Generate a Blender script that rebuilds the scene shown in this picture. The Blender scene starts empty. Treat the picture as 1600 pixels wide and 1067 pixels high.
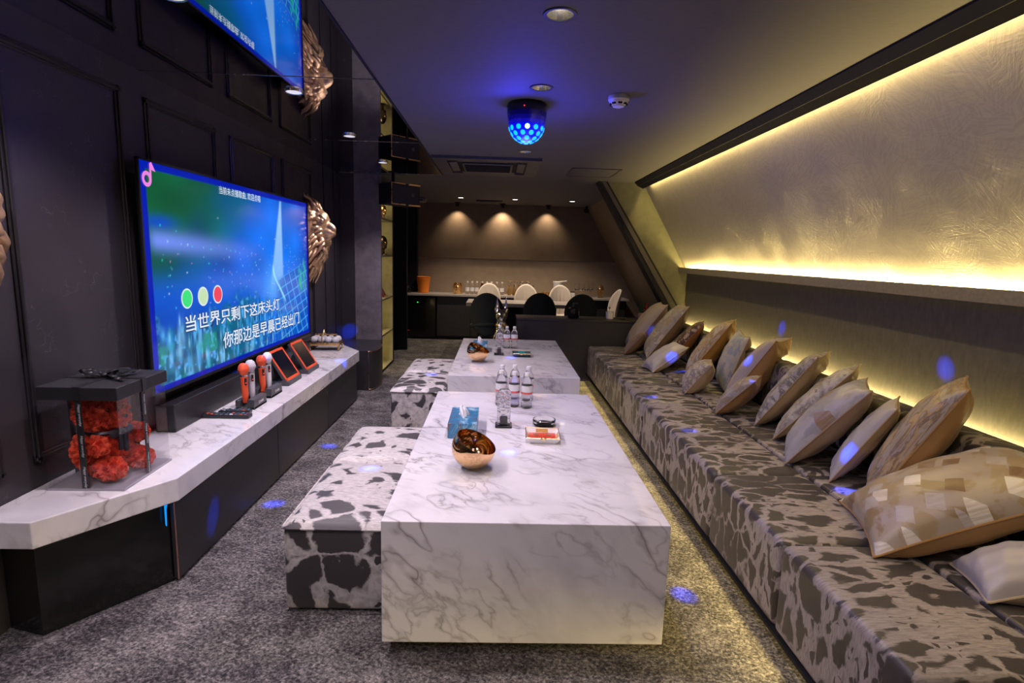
import bpy, bmesh, math, random
import numpy as np
from mathutils import Vector, Matrix, Euler
S = bpy.context.scene
COL = S.collection
PI = math.pi
random.seed(7)
# ------------------------------------------------------------------ camera
YAW, PITCH, ROLL, FPX, EYE = 0.0282182, 0.1560012, -0.0301711, 856.8, 1.4
def cam_axes():
    cy, sy, cp, sp = math.cos(YAW), math.sin(YAW), math.cos(PITCH), math.sin(PITCH)
    f = Vector((sy*cp, cy*cp, -sp)); rt = Vector((cy, -sy, 0)); dn = f.cross(rt)
    c, s = math.cos(ROLL), math.sin(ROLL)
    return c*rt + s*dn, -s*rt + c*dn, f
_r, _d, _f = cam_axes()
cam = bpy.data.cameras.new('camera'); camo = bpy.data.objects.new('camera', cam); COL.objects.link(camo)
cam.sensor_width = 36; cam.lens = FPX/1600*36; cam.clip_start = 0.05; cam.clip_end = 60
M = Matrix.Identity(4)
for i in range(3):
    M[i][0] = _r[i]; M[i][1] = -_d[i]; M[i][2] = -_f[i]
M[2][3] = EYE
camo.matrix_world = M
S.camera = camo
# ------------------------------------------------------------------ view, world
S.view_settings.view_transform = 'Standard'; S.view_settings.look = 'None'
S.view_settings.gamma = 1; S.view_settings.use_curve_mapping = False
S.view_settings.exposure = 0.0
W = bpy.data.worlds.new('world'); S.world = W; W.use_nodes = True
W.node_tree.nodes['Background'].inputs[0].default_value = (0.5, 0.45, 0.6, 1)
W.node_tree.nodes['Background'].inputs[1].default_value = 0.0
S.cycles.max_bounces = 10; S.cycles.diffuse_bounces = 4; S.cycles.glossy_bounces = 6
S.cycles.transmission_bounces = 8; S.cycles.transparent_max_bounces = 16
S.cycles.caustics_reflective = False; S.cycles.caustics_refractive = False
S.cycles.sample_clamp_indirect = 4.0
# light levels (watts)
P_MAIN, P_MIRROR, P_BACK, P_SPOT = 32, 64, 52, 18
P_BALL, P_BEAM = 17, 650
P_LEDGE, P_COVE, P_SOFABACK, P_SOFAFLOOR, P_NICHE = 80, 50, 46, 22, 1.5
C_WARM = (1.0, 0.84, 0.86); C_LED = (1.0, 0.75, 0.25); C_BLUE = (0.035, 0.035, 1.0)
# ------------------------------------------------------------------ room numbers
ZC = 2.225            # ceiling
XW = -1.75            # television wall
XM = -0.62            # edge of the mirrored ceiling
XB = 1.455            # fascia beside the sloping wall
YE = 6.2              # end of the seating bay
YB = 9.4              # back wall
# ------------------------------------------------------------------ helpers
class MB:
    """collects shapes into one mesh"""
    def __init__(s): s.bm = bmesh.new(); s.mi = 0
    def _fin(s, verts, mtx=None):
        if mtx is not None: bmesh.ops.transform(s.bm, matrix=mtx, verts=verts)
        fs = set()
        for v in verts:
            for f in v.link_faces: fs.add(f)
        for f in fs: f.material_index = s.mi
        return verts
    def box(s, c, d, rot=None, bev=0, seg=2):
        r = bmesh.ops.create_cube(s.bm, size=1); vs = r['verts']
        bmesh.ops.scale(s.bm, vec=Vector(d), verts=vs)
        if bev:
            es = list({e for v in vs for e in v.link_edges})
            rr = bmesh.ops.bevel(s.bm, geom=es, offset=bev, segments=seg, profile=0.5, affect='EDGES')
            vs = list({v for f in rr['faces'] for v in f.verts} | {v for v in vs if v.is_valid})
        m = Matrix.Translation(Vector(c))
        if rot is not None: m = m @ (rot if isinstance(rot, Matrix) else Euler(rot).to_matrix().to_4x4())
        return s._fin(vs, m)
    def cyl(s, p0, p1, r0, r1=None, n=24, caps=True):
        p0, p1 = Vector(p0), Vector(p1); d = p1-p0
        r = bmesh.ops.create_cone(s.bm, cap_ends=caps, segments=n, radius1=r0, radius2=r0 if r1 is None else r1, depth=d.length)
        m = Matrix.Translation((p0+p1)/2) @ d.to_track_quat('Z', 'Y').to_matrix().to_4x4()
        return s._fin(r['verts'], m)
    def ell(s, c, rad, rot=None, u=24, v=14):
        r = bmesh.ops.create_uvsphere(s.bm, u_segments=u, v_segments=v, radius=1)
        m = Matrix.Translation(Vector(c))
        if rot is not None: m = m @ Euler(rot).to_matrix().to_4x4()
        m = m @ Matrix.Diagonal((*rad, 1)) if not isinstance(rad, (int, float)) else m @ Matrix.Scale(rad, 4)
        return s._fin(r['verts'], m)
    def lathe(s, prof, c=(0, 0, 0), n=28, mtx=None):
        rings = []
        vs = []
        for r, z in prof:
            if r < 1e-6:
                v = s.bm.verts.new((0, 0, z)); rings.append([v]); vs.append(v)
            else:
                ring = [s.bm.verts.new((r*math.cos(2*PI*k/n), r*math.sin(2*PI*k/n), z)) for k in range(n)]
                rings.append(ring); vs += ring
        for a, b in zip(rings, rings[1:]):
            for k in range(n):
                k2 = (k+1) % n
                if len(a) == 1 and len(b) == 1: continue
                if len(a) == 1: s.bm.faces.new((a[0], b[k2], b[k]))
                elif len(b) == 1: s.bm.faces.new((a[k], a[k2], b[0]))
                else: s.bm.faces.new((a[k], a[k2], b[k2], b[k]))
        m = Matrix.Translation(Vector(c))
        if mtx is not None: m = m @ mtx
        return s._fin(vs, m)
    def tube(s, pts, r, n=8, caps=True, flat=1.0, up=None):
        """swept round tube; r a number or one per point; flat squashes it"""
        pts = [Vector(p) for p in pts]
        rs = r if isinstance(r, (list, tuple)) else [r]*len(pts)
        rings = []; vs = []; ref = Vector(up) if up else Vector((0.13, 0.31, 0.94))
        for i, p in enumerate(pts):
            t = (pts[min(i+1, len(pts)-1)]-pts[max(i-1, 0)]).normalized()
            a = t.cross(ref)
            if a.length < 1e-4: a = t.cross(Vector((1, 0, 0)))
            a.normalize(); b = a.cross(t).normalized()
            ring = [s.bm.verts.new(p + a*rs[i]*math.cos(2*PI*k/n) + b*rs[i]*flat*math.sin(2*PI*k/n)) for k in range(n)]
            rings.append(ring); vs += ring
        for x, y in zip(rings, rings[1:]):
            for k in range(n): s.bm.faces.new((x[k], x[(k+1) % n], y[(k+1) % n], y[k]))
        if caps:
            s.bm.faces.new(rings[0][::-1]); s.bm.faces.new(rings[-1])
        return s._fin(vs)
    def prism(s, poly, lo, hi, axis='z', bev=0):
        """2-D outline extruded along an axis: z -> (x,y), y -> (x,z), x -> (y,z)"""
        def p3(a, b, h): return {'z': (a, b, h), 'y': (a, h, b), 'x': (h, a, b)}[axis]
        A = [s.bm.verts.new(p3(a, b, lo)) for a, b in poly]; B = [s.bm.verts.new(p3(a, b, hi)) for a, b in poly]
        n = len(poly); fs = [s.bm.faces.new(A), s.bm.faces.new(B[::-1])]
        for k in range(n): fs.append(s.bm.faces.new((A[k], B[k], B[(k+1) % n], A[(k+1) % n])))
        bmesh.ops.recalc_face_normals(s.bm, faces=fs)
        vs = A+B
        if bev:
            es = list({e for v in vs for e in v.link_edges})
            rr = bmesh.ops.bevel(s.bm, geom=es, offset=bev, segments=2, profile=0.5, affect='EDGES')
            vs = list({v for f in rr['faces'] for v in f.verts} | {v for v in vs if v.is_valid})
        return s._fin(vs)
    def face(s, pts):
        vs = [s.bm.verts.new(p) for p in pts]; s.bm.faces.new(vs); return s._fin(vs)
    def grid(s, fn, nu, nv, wrap=False):
        """surface fn(u,v) for u,v in 0..1"""
        g = [[s.bm.verts.new(fn(i/nu, j/nv)) for j in range(nv+1)] for i in range(nu if wrap else nu+1)]
        for i in range(nu):
            for j in range(nv):
                a, b = g[i], g[(i+1) % len(g)] if wrap else g[i+1]
                s.bm.faces.new((a[j], b[j], b[j+1], a[j+1]))
        return s._fin([v for r in g for v in r])
    def build(s, name, mats, parent=None, smooth=True, loc=None, angle=40, recalc=False, solid=0):
        if recalc: bmesh.ops.recalc_face_normals(s.bm, faces=s.bm.faces[:])
        me = bpy.data.meshes.new(name); s.bm.to_mesh(me); s.bm.free()
        for m in (mats if isinstance(mats, (list, tuple)) else [mats]): me.materials.append(m)
        o = bpy.data.objects.new(name, me); COL.objects.link(o)
        if smooth:
            for p in me.polygons: p.use_smooth = True
            sharp = math.radians(angle)
            bm = bmesh.new(); bm.from_mesh(me)
            for e in bm.edges:
                if len(e.link_faces) == 2 and e.calc_face_angle(0) > sharp: e.smooth = False
            bm.to_mesh(me); bm.free()
        if solid:
            md = o.modifiers.new('thickness', 'SOLIDIFY'); md.thickness = solid; md.offset = 0
        if parent is not None: o.parent = parent
        if loc is not None: o.location = loc
        return o
def thing(name, label, cat, loc=(0, 0, 0), rz=0, group=None, rot=None):
    o = bpy.data.objects.new(name, None); COL.objects.link(o); o.empty_display_size = 0.05
    o.location = loc; o.rotation_euler = rot if rot is not None else (0, 0, rz)
    o['label'] = label; o['category'] = cat
    if group: o['group'] = group
    return o
def tag(o, label, cat, group=None, kind=None):
    o['label'] = label; o['category'] = cat
    if group: o['group'] = group
    if kind: o['kind'] = kind
    return o
def struct(name, mb, m, label=None, **k):
    o = mb.build(name, m, **k); o['kind'] = 'structure'
    if label: o['label'] = label
    return o
def lab(o, text): o['label'] = text; return o
def dup(root, label, loc=None, rz=None, group=None):
    r = root.copy(); COL.objects.link(r)
    if loc is not None: r.location = loc
    if rz is not None: r.rotation_euler = (0, 0, rz)
    r['label'] = label
    if group: r['group'] = group
    def kids(a, b):
        for ch in list(a.children):
            c = ch.copy(); COL.objects.link(c); c.parent = b; kids(ch, c)
    kids(root, r)
    return r
def lamp(name, kind, parent, loc, power, color, rot=None, **k):
    l = bpy.data.lights.new(name, kind); l.energy = power; l.color = color
    for a, b in k.items(): setattr(l, a, b)
    o = bpy.data.objects.new(name, l); COL.objects.link(o)
    if parent is not None: o.parent = parent
    o.location = loc
    if rot is not None: o.rotation_euler = rot
    return o
def text_mesh(s, width=None, height=None, shear=0, bold=0):
    """flat lettering as a mesh, origin bottom left, scaled to a width or height"""
    cu = bpy.data.curves.new('lettering', 'FONT'); cu.body = s; cu.shear = shear; cu.offset = bold; cu.resolution_u = 3
    o = bpy.data.objects.new('lettering', cu); COL.objects.link(o)
    dg = bpy.context.evaluated_depsgraph_get(); dg.update()
    me = bpy.data.meshes.new_from_object(o.evaluated_get(dg))
    bpy.data.objects.remove(o); bpy.data.curves.remove(cu)
    co = np.zeros(len(me.vertices)*3, np.float32); me.vertices.foreach_get('co', co); co = co.reshape(-1, 3)
    lo, hi = co.min(0), co.max(0)
    k = width/(hi[0]-lo[0]) if width else height/(hi[1]-lo[1])
    sy = height/(hi[1]-lo[1]) if height else k
    co[:, 0] = (co[:, 0]-lo[0])*k; co[:, 1] = (co[:, 1]-lo[1])*sy; co[:, 2] = 0
    me.vertices.foreach_set('co', co.ravel()); me.update()
    return me
def text_obj(name, s, m, parent, origin, xdir, ydir, **k):
    me = text_mesh(s, **k); me.materials.append(m)
    x, y = Vector(xdir).normalized(), Vector(ydir).normalized(); z = x.cross(y)
    mt = Matrix.Identity(4)
    for i in range(3): mt[i][0] = x[i]; mt[i][1] = y[i]; mt[i][2] = z[i]; mt[i][3] = origin[i]
    me.transform(mt); me.name = name
    o = bpy.data.objects.new(name, me); COL.objects.link(o); o.parent = parent
    return o
def remeshed(mb, voxel, name, m, parent=None, smooth_it=4):
    me = bpy.data.meshes.new(name); mb.bm.to_mesh(me); mb.bm.free()
    o = bpy.data.objects.new(name, me); COL.objects.link(o)
    md = o.modifiers.new('r', 'REMESH'); md.mode = 'VOXEL'; md.voxel_size = voxel
    if smooth_it:
        sm = o.modifiers.new('s', 'SMOOTH'); sm.iterations = smooth_it; sm.factor = 0.5
    dg = bpy.context.evaluated_depsgraph_get(); dg.update()
    me2 = bpy.data.meshes.new_from_object(o.evaluated_get(dg)); bpy.data.objects.remove(o)
    me2.materials.clear(); me2.materials.append(m)
    for p in me2.polygons: p.use_smooth = True
    o = bpy.data.objects.new(name, me2); COL.objects.link(o)
    if parent is not None: o.parent = parent
    return o
# ------------------------------------------------------------------ materials
class NT:
    def __init__(s, name):
        s.m = bpy.data.materials.new(name); s.m.use_nodes = True; s.t = s.m.node_tree
        s.b = s.t.nodes['Principled BSDF']; s.out = s.t.nodes['Material Output']
    def n(s, typ, **k):
        nd = s.t.nodes.new(typ)
        for a, b in k.items():
            if a == 'i':
                for key, v in b.items():
                    sock = nd.inputs[key]
                    if isinstance(v, bpy.types.NodeSocket): s.t.links.new(v, sock)
                    else: sock.default_value = v
            else: setattr(nd, a, b)
        return nd
    def coord(s, which='Object', scale=(1, 1, 1), rot=(0, 0, 0)):
        if which == 'World': c = s.n('ShaderNodeNewGeometry').outputs['Position']
        else: c = s.n('ShaderNodeTexCoord').outputs[which]
        mp = s.n('ShaderNodeMapping', i={'Vector': c, 'Scale': scale, 'Rotation': rot})
        return mp.outputs[0]
    def noise(s, v, scale, detail=3, rough=0.5, dist=0):
        nd = s.n('ShaderNodeTexNoise', i={'Vector': v, 'Scale': scale, 'Detail': detail, 'Roughness': rough, 'Distortion': dist})
        return nd.outputs[0]
    def ramp(s, f, stops, interp='LINEAR'):
        nd = s.n('ShaderNodeValToRGB', i={'Fac': f}); cr = nd.color_ramp; cr.interpolation = interp
        while len(cr.elements) > 1: cr.elements.remove(cr.elements[-1])
        for k, (p, c) in enumerate(stops):
            e = cr.elements[0] if k == 0 else cr.elements.new(p)
            e.position = p; e.color = (*c, 1) if isinstance(c, tuple) else (c, c, c, 1)
        return nd.outputs[0]
    def mix(s, f, a, b, mode='MIX'):
        nd = s.n('ShaderNodeMix', data_type='RGBA', blend_type=mode)
        for sock, v in ((nd.inputs[0], f), (nd.inputs[6], a), (nd.inputs[7], b)):
            if isinstance(v, bpy.types.NodeSocket): s.t.links.new(v, sock)
            elif isinstance(v, tuple): sock.default_value = (*v, 1)
            else: sock.default_value = v
        return nd.outputs[2]
    def math(s, op, a, b=0.0, c=0.0):
        nd = s.n('ShaderNodeMath', operation=op)
        for k, v in enumerate((a, b, c)):
            if isinstance(v, bpy.types.NodeSocket): s.t.links.new(v, nd.inputs[k])
            else: nd.inputs[k].default_value = v
        return nd.outputs[0]
    def bump(s, h, strength=0.3, dist=0.01):
        nd = s.n('ShaderNodeBump', i={'Height': h, 'Strength': strength, 'Distance': dist})
        s.t.links.new(nd.outputs[0], s.b.inputs['Normal'])
    def set(s, **k):
        names = dict(base='Base Color', rough='Roughness', metal='Metallic', spec='Specular IOR Level', emit='Emission Color', power='Emission Strength',
                     trans='Transmission Weight', ior='IOR', coat='Coat Weight', coat_rough='Coat Roughness', sheen='Sheen Weight', alpha='Alpha', aniso='Anisotropic')
        for a, v in k.items():
            sock = s.b.inputs[names[a]]
            if isinstance(v, bpy.types.NodeSocket): s.t.links.new(v, sock)
            elif isinstance(v, tuple): sock.default_value = (*v, 1)
            else: sock.default_value = v
        return s.m
def plain(name, base, rough=0.5, metal=0.0, grain=0.0, gscale=60, **k):
    t = NT(name)
    if grain:
        v = t.noise(t.coord('Object'), gscale, 3)
        lo = tuple(max(0, c*(1-grain)) for c in base); hi = tuple(min(1, c*(1+grain)) for c in base)
        t.set(base=t.ramp(v, [(0.3, lo), (0.7, hi)]), rough=rough, metal=metal, **k)
    else:
        v = t.noise(t.coord('Object'), 25, 2)
        t.set(base=base, rough=t.ramp(v, [(0.3, max(0, rough-0.03)), (0.7, min(1, rough+0.03))]), metal=metal, **k)
    return t.m
def glow(name, color, power, base=(0.02, 0.02, 0.02)):
    t = NT(name); return t.set(base=base, rough=0.4, emit=color, power=power)
MAT = {}
def build_materials():
    m = MAT
    # marble
    t = NT('marble'); pos = t.coord('World')
    def dot(v): return t.n('ShaderNodeVectorMath', operation='DOT_PRODUCT', i={0: pos, 1: Vector(v).normalized()}).outputs['Value']
    al, ac, up = dot((1, -0.8, -0.75)), dot((0.8, 1, 0)), dot((0.75, -0.6, 1.64))
    def streak(s1, s2): return t.n('ShaderNodeCombineXYZ', i={0: t.math('MULTIPLY', al, s1), 1: t.math('MULTIPLY', ac, s2), 2: t.math('MULTIPLY', up, s2)}).outputs[0]
    w = t.noise(streak(0.55, 4.4), 1.0, 3.2, 0.5, 0.18); d = t.math('ABSOLUTE', t.math('SUBTRACT', w, 0.5))
    vein = t.ramp(d, [(0.0, 0.85), (0.006, 0.4), (0.030, 0.0)])
    mask = t.ramp(t.noise(pos, 2.3, 3), [(0.44, 0.0), (0.60, 1.0)])
    w2 = t.noise(streak(2.0, 12.0), 1.0, 3, 0.5, 0.4); d2 = t.math('ABSOLUTE', t.math('SUBTRACT', w2, 0.5))
    fine = t.math('MULTIPLY', t.ramp(d2, [(0.0, 0.8), (0.02, 0.35), (0.06, 0.0)]), t.ramp(t.noise(pos, 3.7, 2), [(0.45, 0.0), (0.7, 0.8)]))
    cloud = t.ramp(t.noise(streak(1.2, 3.0), 1.0, 4, 0.6, 0.5), [(0.32, (0.66, 0.64, 0.66)), (0.5, (0.80, 0.78, 0.79)), (0.7, (0.85, 0.83, 0.83))])
    amt = t.math('MAXIMUM', t.math('MULTIPLY', vein, mask), fine)
    m['marble'] = t.set(base=t.mix(amt, cloud, (0.20, 0.17, 0.17)), rough=0.10, spec=0.5, coat=0.5, coat_rough=0.03)
    # cowhide print
    def hide(name, sc, dark, light, lo, hi, stretch):
        """dark blots parted by a pale hairy web"""
        t = NT(name); pos = t.coord('World', scale=stretch)
        st = t.noise(t.coord('World', scale=(stretch[0]*7, stretch[1]*26, stretch[2]*7)), 5.0, 3, 0.6, 0.4)
        hs = t.math('SUBTRACT', st, 0.5)
        wn = t.n('ShaderNodeTexNoise', i={'Vector': pos, 'Scale': sc*0.8, 'Detail': 2.5, 'Roughness': 0.55}).outputs[1]
        vv = t.n('ShaderNodeVectorMath', operation='MULTIPLY_ADD', i={0: wn, 1: (0.16, 0.16, 0.16), 2: pos}).outputs[0]
        def cells(s_, lo, hi, amp):
            e = t.n('ShaderNodeTexVoronoi', feature='DISTANCE_TO_EDGE', i={'Vector': vv, 'Scale': s_, 'Randomness': 1.0}).outputs[0]
            thr = t.n('ShaderNodeMapRange', i={0: t.noise(pos, s_*0.33, 3, 0.6, 0.3), 1: 0.36, 2: 0.66, 3: lo, 4: hi}).outputs[0]
            d = t.math('SUBTRACT', t.math('ADD', e, t.math('MULTIPLY', hs, amp)), thr)
            return t.ramp(t.math('ADD', d, 0.5), [(0.475, 0.0), (0.525, 1.0)])
        f = t.math('MAXIMUM', cells(sc, lo, hi, 0.22), cells(sc*2.6, hi*0.75, hi*1.9, 0.18))
        hair = t.ramp(st, [(0.30, tuple(c*0.55 for c in light)), (0.60, light)])
        t.bump(st, 0.10, 0.003)
        return t.set(base=t.mix(f, hair, dark), rough=0.42, spec=0.45, sheen=0.05)
    m['hide'] = hide('cowhide_print', 7.0, (0.050, 0.044, 0.046), (0.60, 0.56, 0.53), 0.03, 0.33, (0.95, 1.1, 0.9))
    m['sofa_hide'] = hide('cowhide_print_sofa', 8.0, (0.040, 0.034, 0.037), (0.30, 0.262, 0.272), 0.02, 0.235, (0.72, 1.3, 0.80))
    # carpet
    t = NT('carpet'); v = t.coord('World', scale=(1, 1.25, 1), rot=(0, 0, 0.5))
    a = t.noise(v, 70, 6, 0.78, 0.4); b = t.noise(v, 4.0, 6, 0.7, 0.3); c = t.noise(v, 15, 4, 0.7, 0.3)
    f = t.math('ADD', t.math('ADD', t.math('MULTIPLY', a, 0.66), t.math('MULTIPLY', b, 0.26)), t.math('MULTIPLY', c, 0.14))
    t.bump(t.noise(v, 160, 2), 0.5, 0.006)
    m['carpet'] = t.set(base=t.ramp(f, [(0.42, (0.013, 0.012, 0.015)), (0.50, (0.060, 0.056, 0.058)), (0.56, (0.16, 0.148, 0.142)), (0.66, (0.40, 0.37, 0.345))]), rough=0.95, spec=0.1)
    # dark leather-paper wall
    t = NT('wall_dark'); v = t.coord('World')
    sc = t.n('ShaderNodeTexVoronoi', feature='DISTANCE_TO_EDGE', i={'Vector': t.mix(0.12, v, t.n('ShaderNodeTexNoise', i={'Vector': v, 'Scale': 14.0}).outputs[1]), 'Scale': 13.0}).outputs[0]
    flake = t.math('MULTIPLY', t.ramp(sc, [(0.0, 1.0), (0.012, 0.0)]), t.ramp(t.noise(v, 9, 2), [(0.55, 0.0), (0.72, 1.0)]))
    t.bump(t.noise(v, 120, 2), 0.12, 0.002)
    m['wall_dark'] = t.set(base=t.mix(flake, (0.034, 0.030, 0.036), (0.20, 0.19, 0.20)), rough=t.ramp(t.noise(v, 6, 3), [(0.3, 0.34), (0.7, 0.5)]), spec=0.5)
    # pillar stucco
    t = NT('stucco_dark'); v = t.coord('World')
    m['stucco_dark'] = t.set(base=t.ramp(t.noise(v, 9, 6, 0.65, 0.5), [(0.3, (0.12, 0.108, 0.122)), (0.7, (0.22, 0.195, 0.21))]), rough=0.55)
    # matte paper ceiling
    t = NT('ceiling_paper'); v = t.coord('World', scale=(1, 14, 1))
    t.bump(t.noise(v, 30, 2), 0.06, 0.002)
    m['ceiling'] = t.set(base=t.ramp(t.noise(v, 22, 3), [(0.3, (0.105, 0.099, 0.108)), (0.7, (0.128, 0.121, 0.128))]), rough=0.75, spec=0.3)
    # smoked mirror ceiling
    t = NT('smoked_mirror'); v = t.coord('World')
    m['mirror'] = t.set(base=(0.60, 0.60, 0.63), metal=1.0, rough=t.ramp(t.noise(v, 2, 2), [(0.3, 0.008), (0.7, 0.014)]))
    # trowelled pearl plaster of the slope
    t = NT('pearl_plaster'); v = t.coord('World')
    sep = t.n('ShaderNodeSeparateXYZ', i={0: v}); Yc = sep.outputs[1]; Sc = t.math('MULTIPLY', sep.outputs[2], 1.155)
    hs = None
    for off, sc_, fr in ((0.0, 7.0, 1.0), (3.7, 11.0, 1.4)):
        wv = t.mix(0.10, t.n('ShaderNodeVectorMath', operation='ADD', i={0: v, 1: (off, off, off)}).outputs[0], t.n('ShaderNodeTexNoise', i={'Vector': v, 'Scale': 9.0}).outputs[1])
        ang = t.math('MULTIPLY', t.n('ShaderNodeSeparateColor', i={0: t.n('ShaderNodeTexVoronoi', i={'Vector': wv, 'Scale': sc_}).outputs[1]}).outputs[0], 3.1416)
        ca, sa = t.math('COSINE', ang), t.math('SINE', ang)
        A = t.math('ADD', t.math('MULTIPLY', Yc, ca), t.math('MULTIPLY', Sc, sa)); B_ = t.math('SUBTRACT', t.math('MULTIPLY', Sc, ca), t.math('MULTIPLY', Yc, sa))
        s_ = t.noise(t.n('ShaderNodeCombineXYZ', i={0: t.math('MULTIPLY', A, 95*fr), 1: t.math('MULTIPLY', B_, 9*fr), 2: off}).outputs[0], 1.0, 3, 0.65, 0.5)
        hs = s_ if hs is None else t.math('ADD', hs, s_)
    t.bump(t.math('MULTIPLY', hs, t.ramp(t.noise(v, 3.5, 2), [(0.38, 0.15), (0.62, 1.0)])), 0.42, 0.005)
    m['plaster'] = t.set(base=t.ramp(hs, [(0.8, (0.285, 0.26, 0.27)), (1.05, (0.295, 0.272, 0.28)), (1.35, (0.325, 0.302, 0.30))]), rough=0.40, metal=0.4, spec=0.5)
    # lower right wall
    t = NT('wall_bronze'); v = t.coord('World', scale=(1, 1, 0.35))
    t.bump(t.noise(t.coord('World'), 60, 4, 0.7), 0.35, 0.003)
    m['wall_bronze'] = t.set(base=t.ramp(t.noise(v, 40, 4, 0.7), [(0.35, (0.040, 0.037, 0.041)), (0.7, (0.066, 0.061, 0.066))]), rough=0.5)
    m['olive'] = plain('olive_plaster', (0.105, 0.10, 0.062), 0.65, grain=0.12, gscale=14)
    m['ledge'] = plain('ledge_laminate', (0.16, 0.145, 0.13), 0.5, grain=0.15)
    m['fascia'] = plain('fascia_laminate', (0.006, 0.006, 0.012), 0.85, spec=0.05)
    m['black'] = plain('black_matte', (0.012, 0.012, 0.014), 0.65, spec=0.2)
    m['black_gloss'] = plain('black_gloss', (0.008, 0.008, 0.009), 0.12)
    m['black_satin'] = plain('black_satin', (0.016, 0.015, 0.018), 0.32)
    m['door_dark'] = plain('cabinet_laminate', (0.030, 0.027, 0.029), 0.42, grain=0.15)
    m['back_upper'] = plain('back_wall_brown', (0.165, 0.118, 0.080), 0.75, grain=0.08, gscale=8)
    m['back_lower'] = plain('back_wall_taupe', (0.30, 0.23, 0.165), 0.6, grain=0.08, gscale=8)
    m['counter'] = plain('counter_stone', (0.42, 0.38, 0.36), 0.35, grain=0.1)
    m['gold'] = plain('gold', (0.86, 0.55, 0.24), 0.26, 1.0)
    m['lion_gold'] = plain('antique_gold', (0.78, 0.52, 0.29), 0.40, 0.82, grain=0.25, gscale=30)
    m['copper'] = plain('polished_copper', (0.84, 0.53, 0.28), 0.07, 1.0)
    m['copper_brushed'] = plain('brushed_copper', (0.93, 0.60, 0.38), 0.27, 1.0)
    m['rose_gold'] = plain('rose_gold_trim', (0.85, 0.50, 0.36), 0.3, 1.0)
    m['chrome'] = plain('chrome', (0.86, 0.85, 0.84), 0.05, 1.0)
    m['steel'] = plain('steel', (0.6, 0.6, 0.62), 0.25, 1.0)
    m['orange_red'] = plain('orange_red_plastic', (0.85, 0.10, 0.03), 0.38)
    m['white_plastic'] = plain('white_plastic', (0.78, 0.77, 0.76), 0.4)
    m['silver_plastic'] = plain('silver_plastic', (0.62, 0.61, 0.63), 0.35)
    m['grey_plastic'] = plain('grey_plastic', (0.055, 0.055, 0.06), 0.45)
    m['white_print'] = plain('white_print', (0.8, 0.8, 0.8), 0.5)
    m['rose_red'] = plain('rose_red_foam', (1.0, 0.13, 0.055), 0.6, grain=0.15, gscale=90)
    m['paper'] = plain('tissue_paper', (0.86, 0.85, 0.87), 0.9)
    m['orange'] = plain('orange_plastic', (1.0, 0.27, 0.015), 0.45)
    m['chair_white'] = plain('cream_leatherette', (0.74, 0.66, 0.58), 0.5)
    m['chair_green'] = plain('dark_green_fabric', (0.022, 0.028, 0.024), 0.8, grain=0.2)
    m['porcelain'] = plain('porcelain', (0.85, 0.83, 0.82), 0.12)
    t = NT('clear_glass'); m['glass'] = t.set(base=(0.98, 0.98, 1.0), rough=t.ramp(t.noise(t.coord('Object'), 8, 2), [(0.3, 0.0), (0.7, 0.01)]), trans=1.0, ior=1.3)
    t = NT('water_bottle'); m['bottle'] = t.set(base=(0.97, 0.97, 1.0), rough=t.ramp(t.noise(t.coord('Object'), 30, 2), [(0.3, 0.02), (0.7, 0.05)]), trans=0.93, ior=1.16)
    t = NT('crystal'); t.bump(t.n('ShaderNodeTexVoronoi', i={'Vector': t.coord('Object'), 'Scale': 70.0}).outputs[0], 0.8, 0.004)
    m['crystal'] = t.set(base=(0.97, 0.97, 1.0), rough=0.02, trans=0.95, ior=1.5)
    t = NT('frosted_glass'); m['frosted'] = t.set(base=(0.9, 0.88, 0.88), rough=t.ramp(t.noise(t.coord('Object'), 60, 2), [(0.3, 0.1), (0.7, 0.3)]), trans=0.35, ior=1.45)
    t = NT('amber_drink'); m['amber'] = t.set(base=(0.9, 0.55, 0.15), rough=t.ramp(t.noise(t.coord('Object'), 8, 2), [(0.3, 0.02), (0.7, 0.04)]), trans=0.85, ior=1.33)
    # acrylic sheet: clear with a real fresnel sheen
    t = NT('clear_acrylic'); tr = t.n('ShaderNodeBsdfTransparent', i={'Color': (0.985, 0.985, 0.99, 1)})
    gl = t.n('ShaderNodeBsdfGlossy', i={'Roughness': t.ramp(t.noise(t.coord('Object'), 6, 2), [(0.3, 0.02), (0.7, 0.06)])})
    fr = t.n('ShaderNodeLayerWeight', i={'Blend': 0.5}); mx = t.n('ShaderNodeMixShader', i={0: t.math('ADD', 0.035, t.math('MULTIPLY', t.math('POWER', fr.outputs[1], 4.0), 0.7))})
    t.t.links.new(tr.outputs[0], mx.inputs[1]); t.t.links.new(gl.outputs[0], mx.inputs[2]); t.t.links.new(mx.outputs[0], t.out.inputs[0])
    m['acrylic'] = t.m
    # blue marbled tissue box
    t = NT('blue_marbled_card'); v = t.coord('Object')
    a = t.noise(v, 11, 4, 0.6, 1.6)
    m['blue_card'] = t.set(base=t.ramp(a, [(0.28, (0.42, 0.40, 0.38)), (0.36, (0.13, 0.08, 0.05)), (0.41, (0.06, 0.17, 0.30)), (0.52, (0.02, 0.17, 0.34)), (0.60, (0.14, 0.34, 0.46)), (0.7, (0.5, 0.56, 0.6))]), rough=0.25)
    m['led'] = glow('led_warm', C_LED, 6)
    m['lamp_face'] = glow('lamp_face', (1.0, 0.92, 0.80), 6)
    m['lamp_dim'] = glow('lamp_face_dim', (0.9, 0.86, 0.95), 0.75, (0.5, 0.5, 0.5))
    m['blue_glow'] = glow('blue_glow', (0.0, 0.30, 1.0), 1.1)
    m['red_led'] = glow('red_led', (1.0, 0.05, 0.02), 1.1)
    m['green_led'] = glow('green_led', (0.03, 0.9, 0.05), 2)
    m['text_white'] = glow('lyric_white', (0.78, 0.88, 1.0), 0.95)
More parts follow.
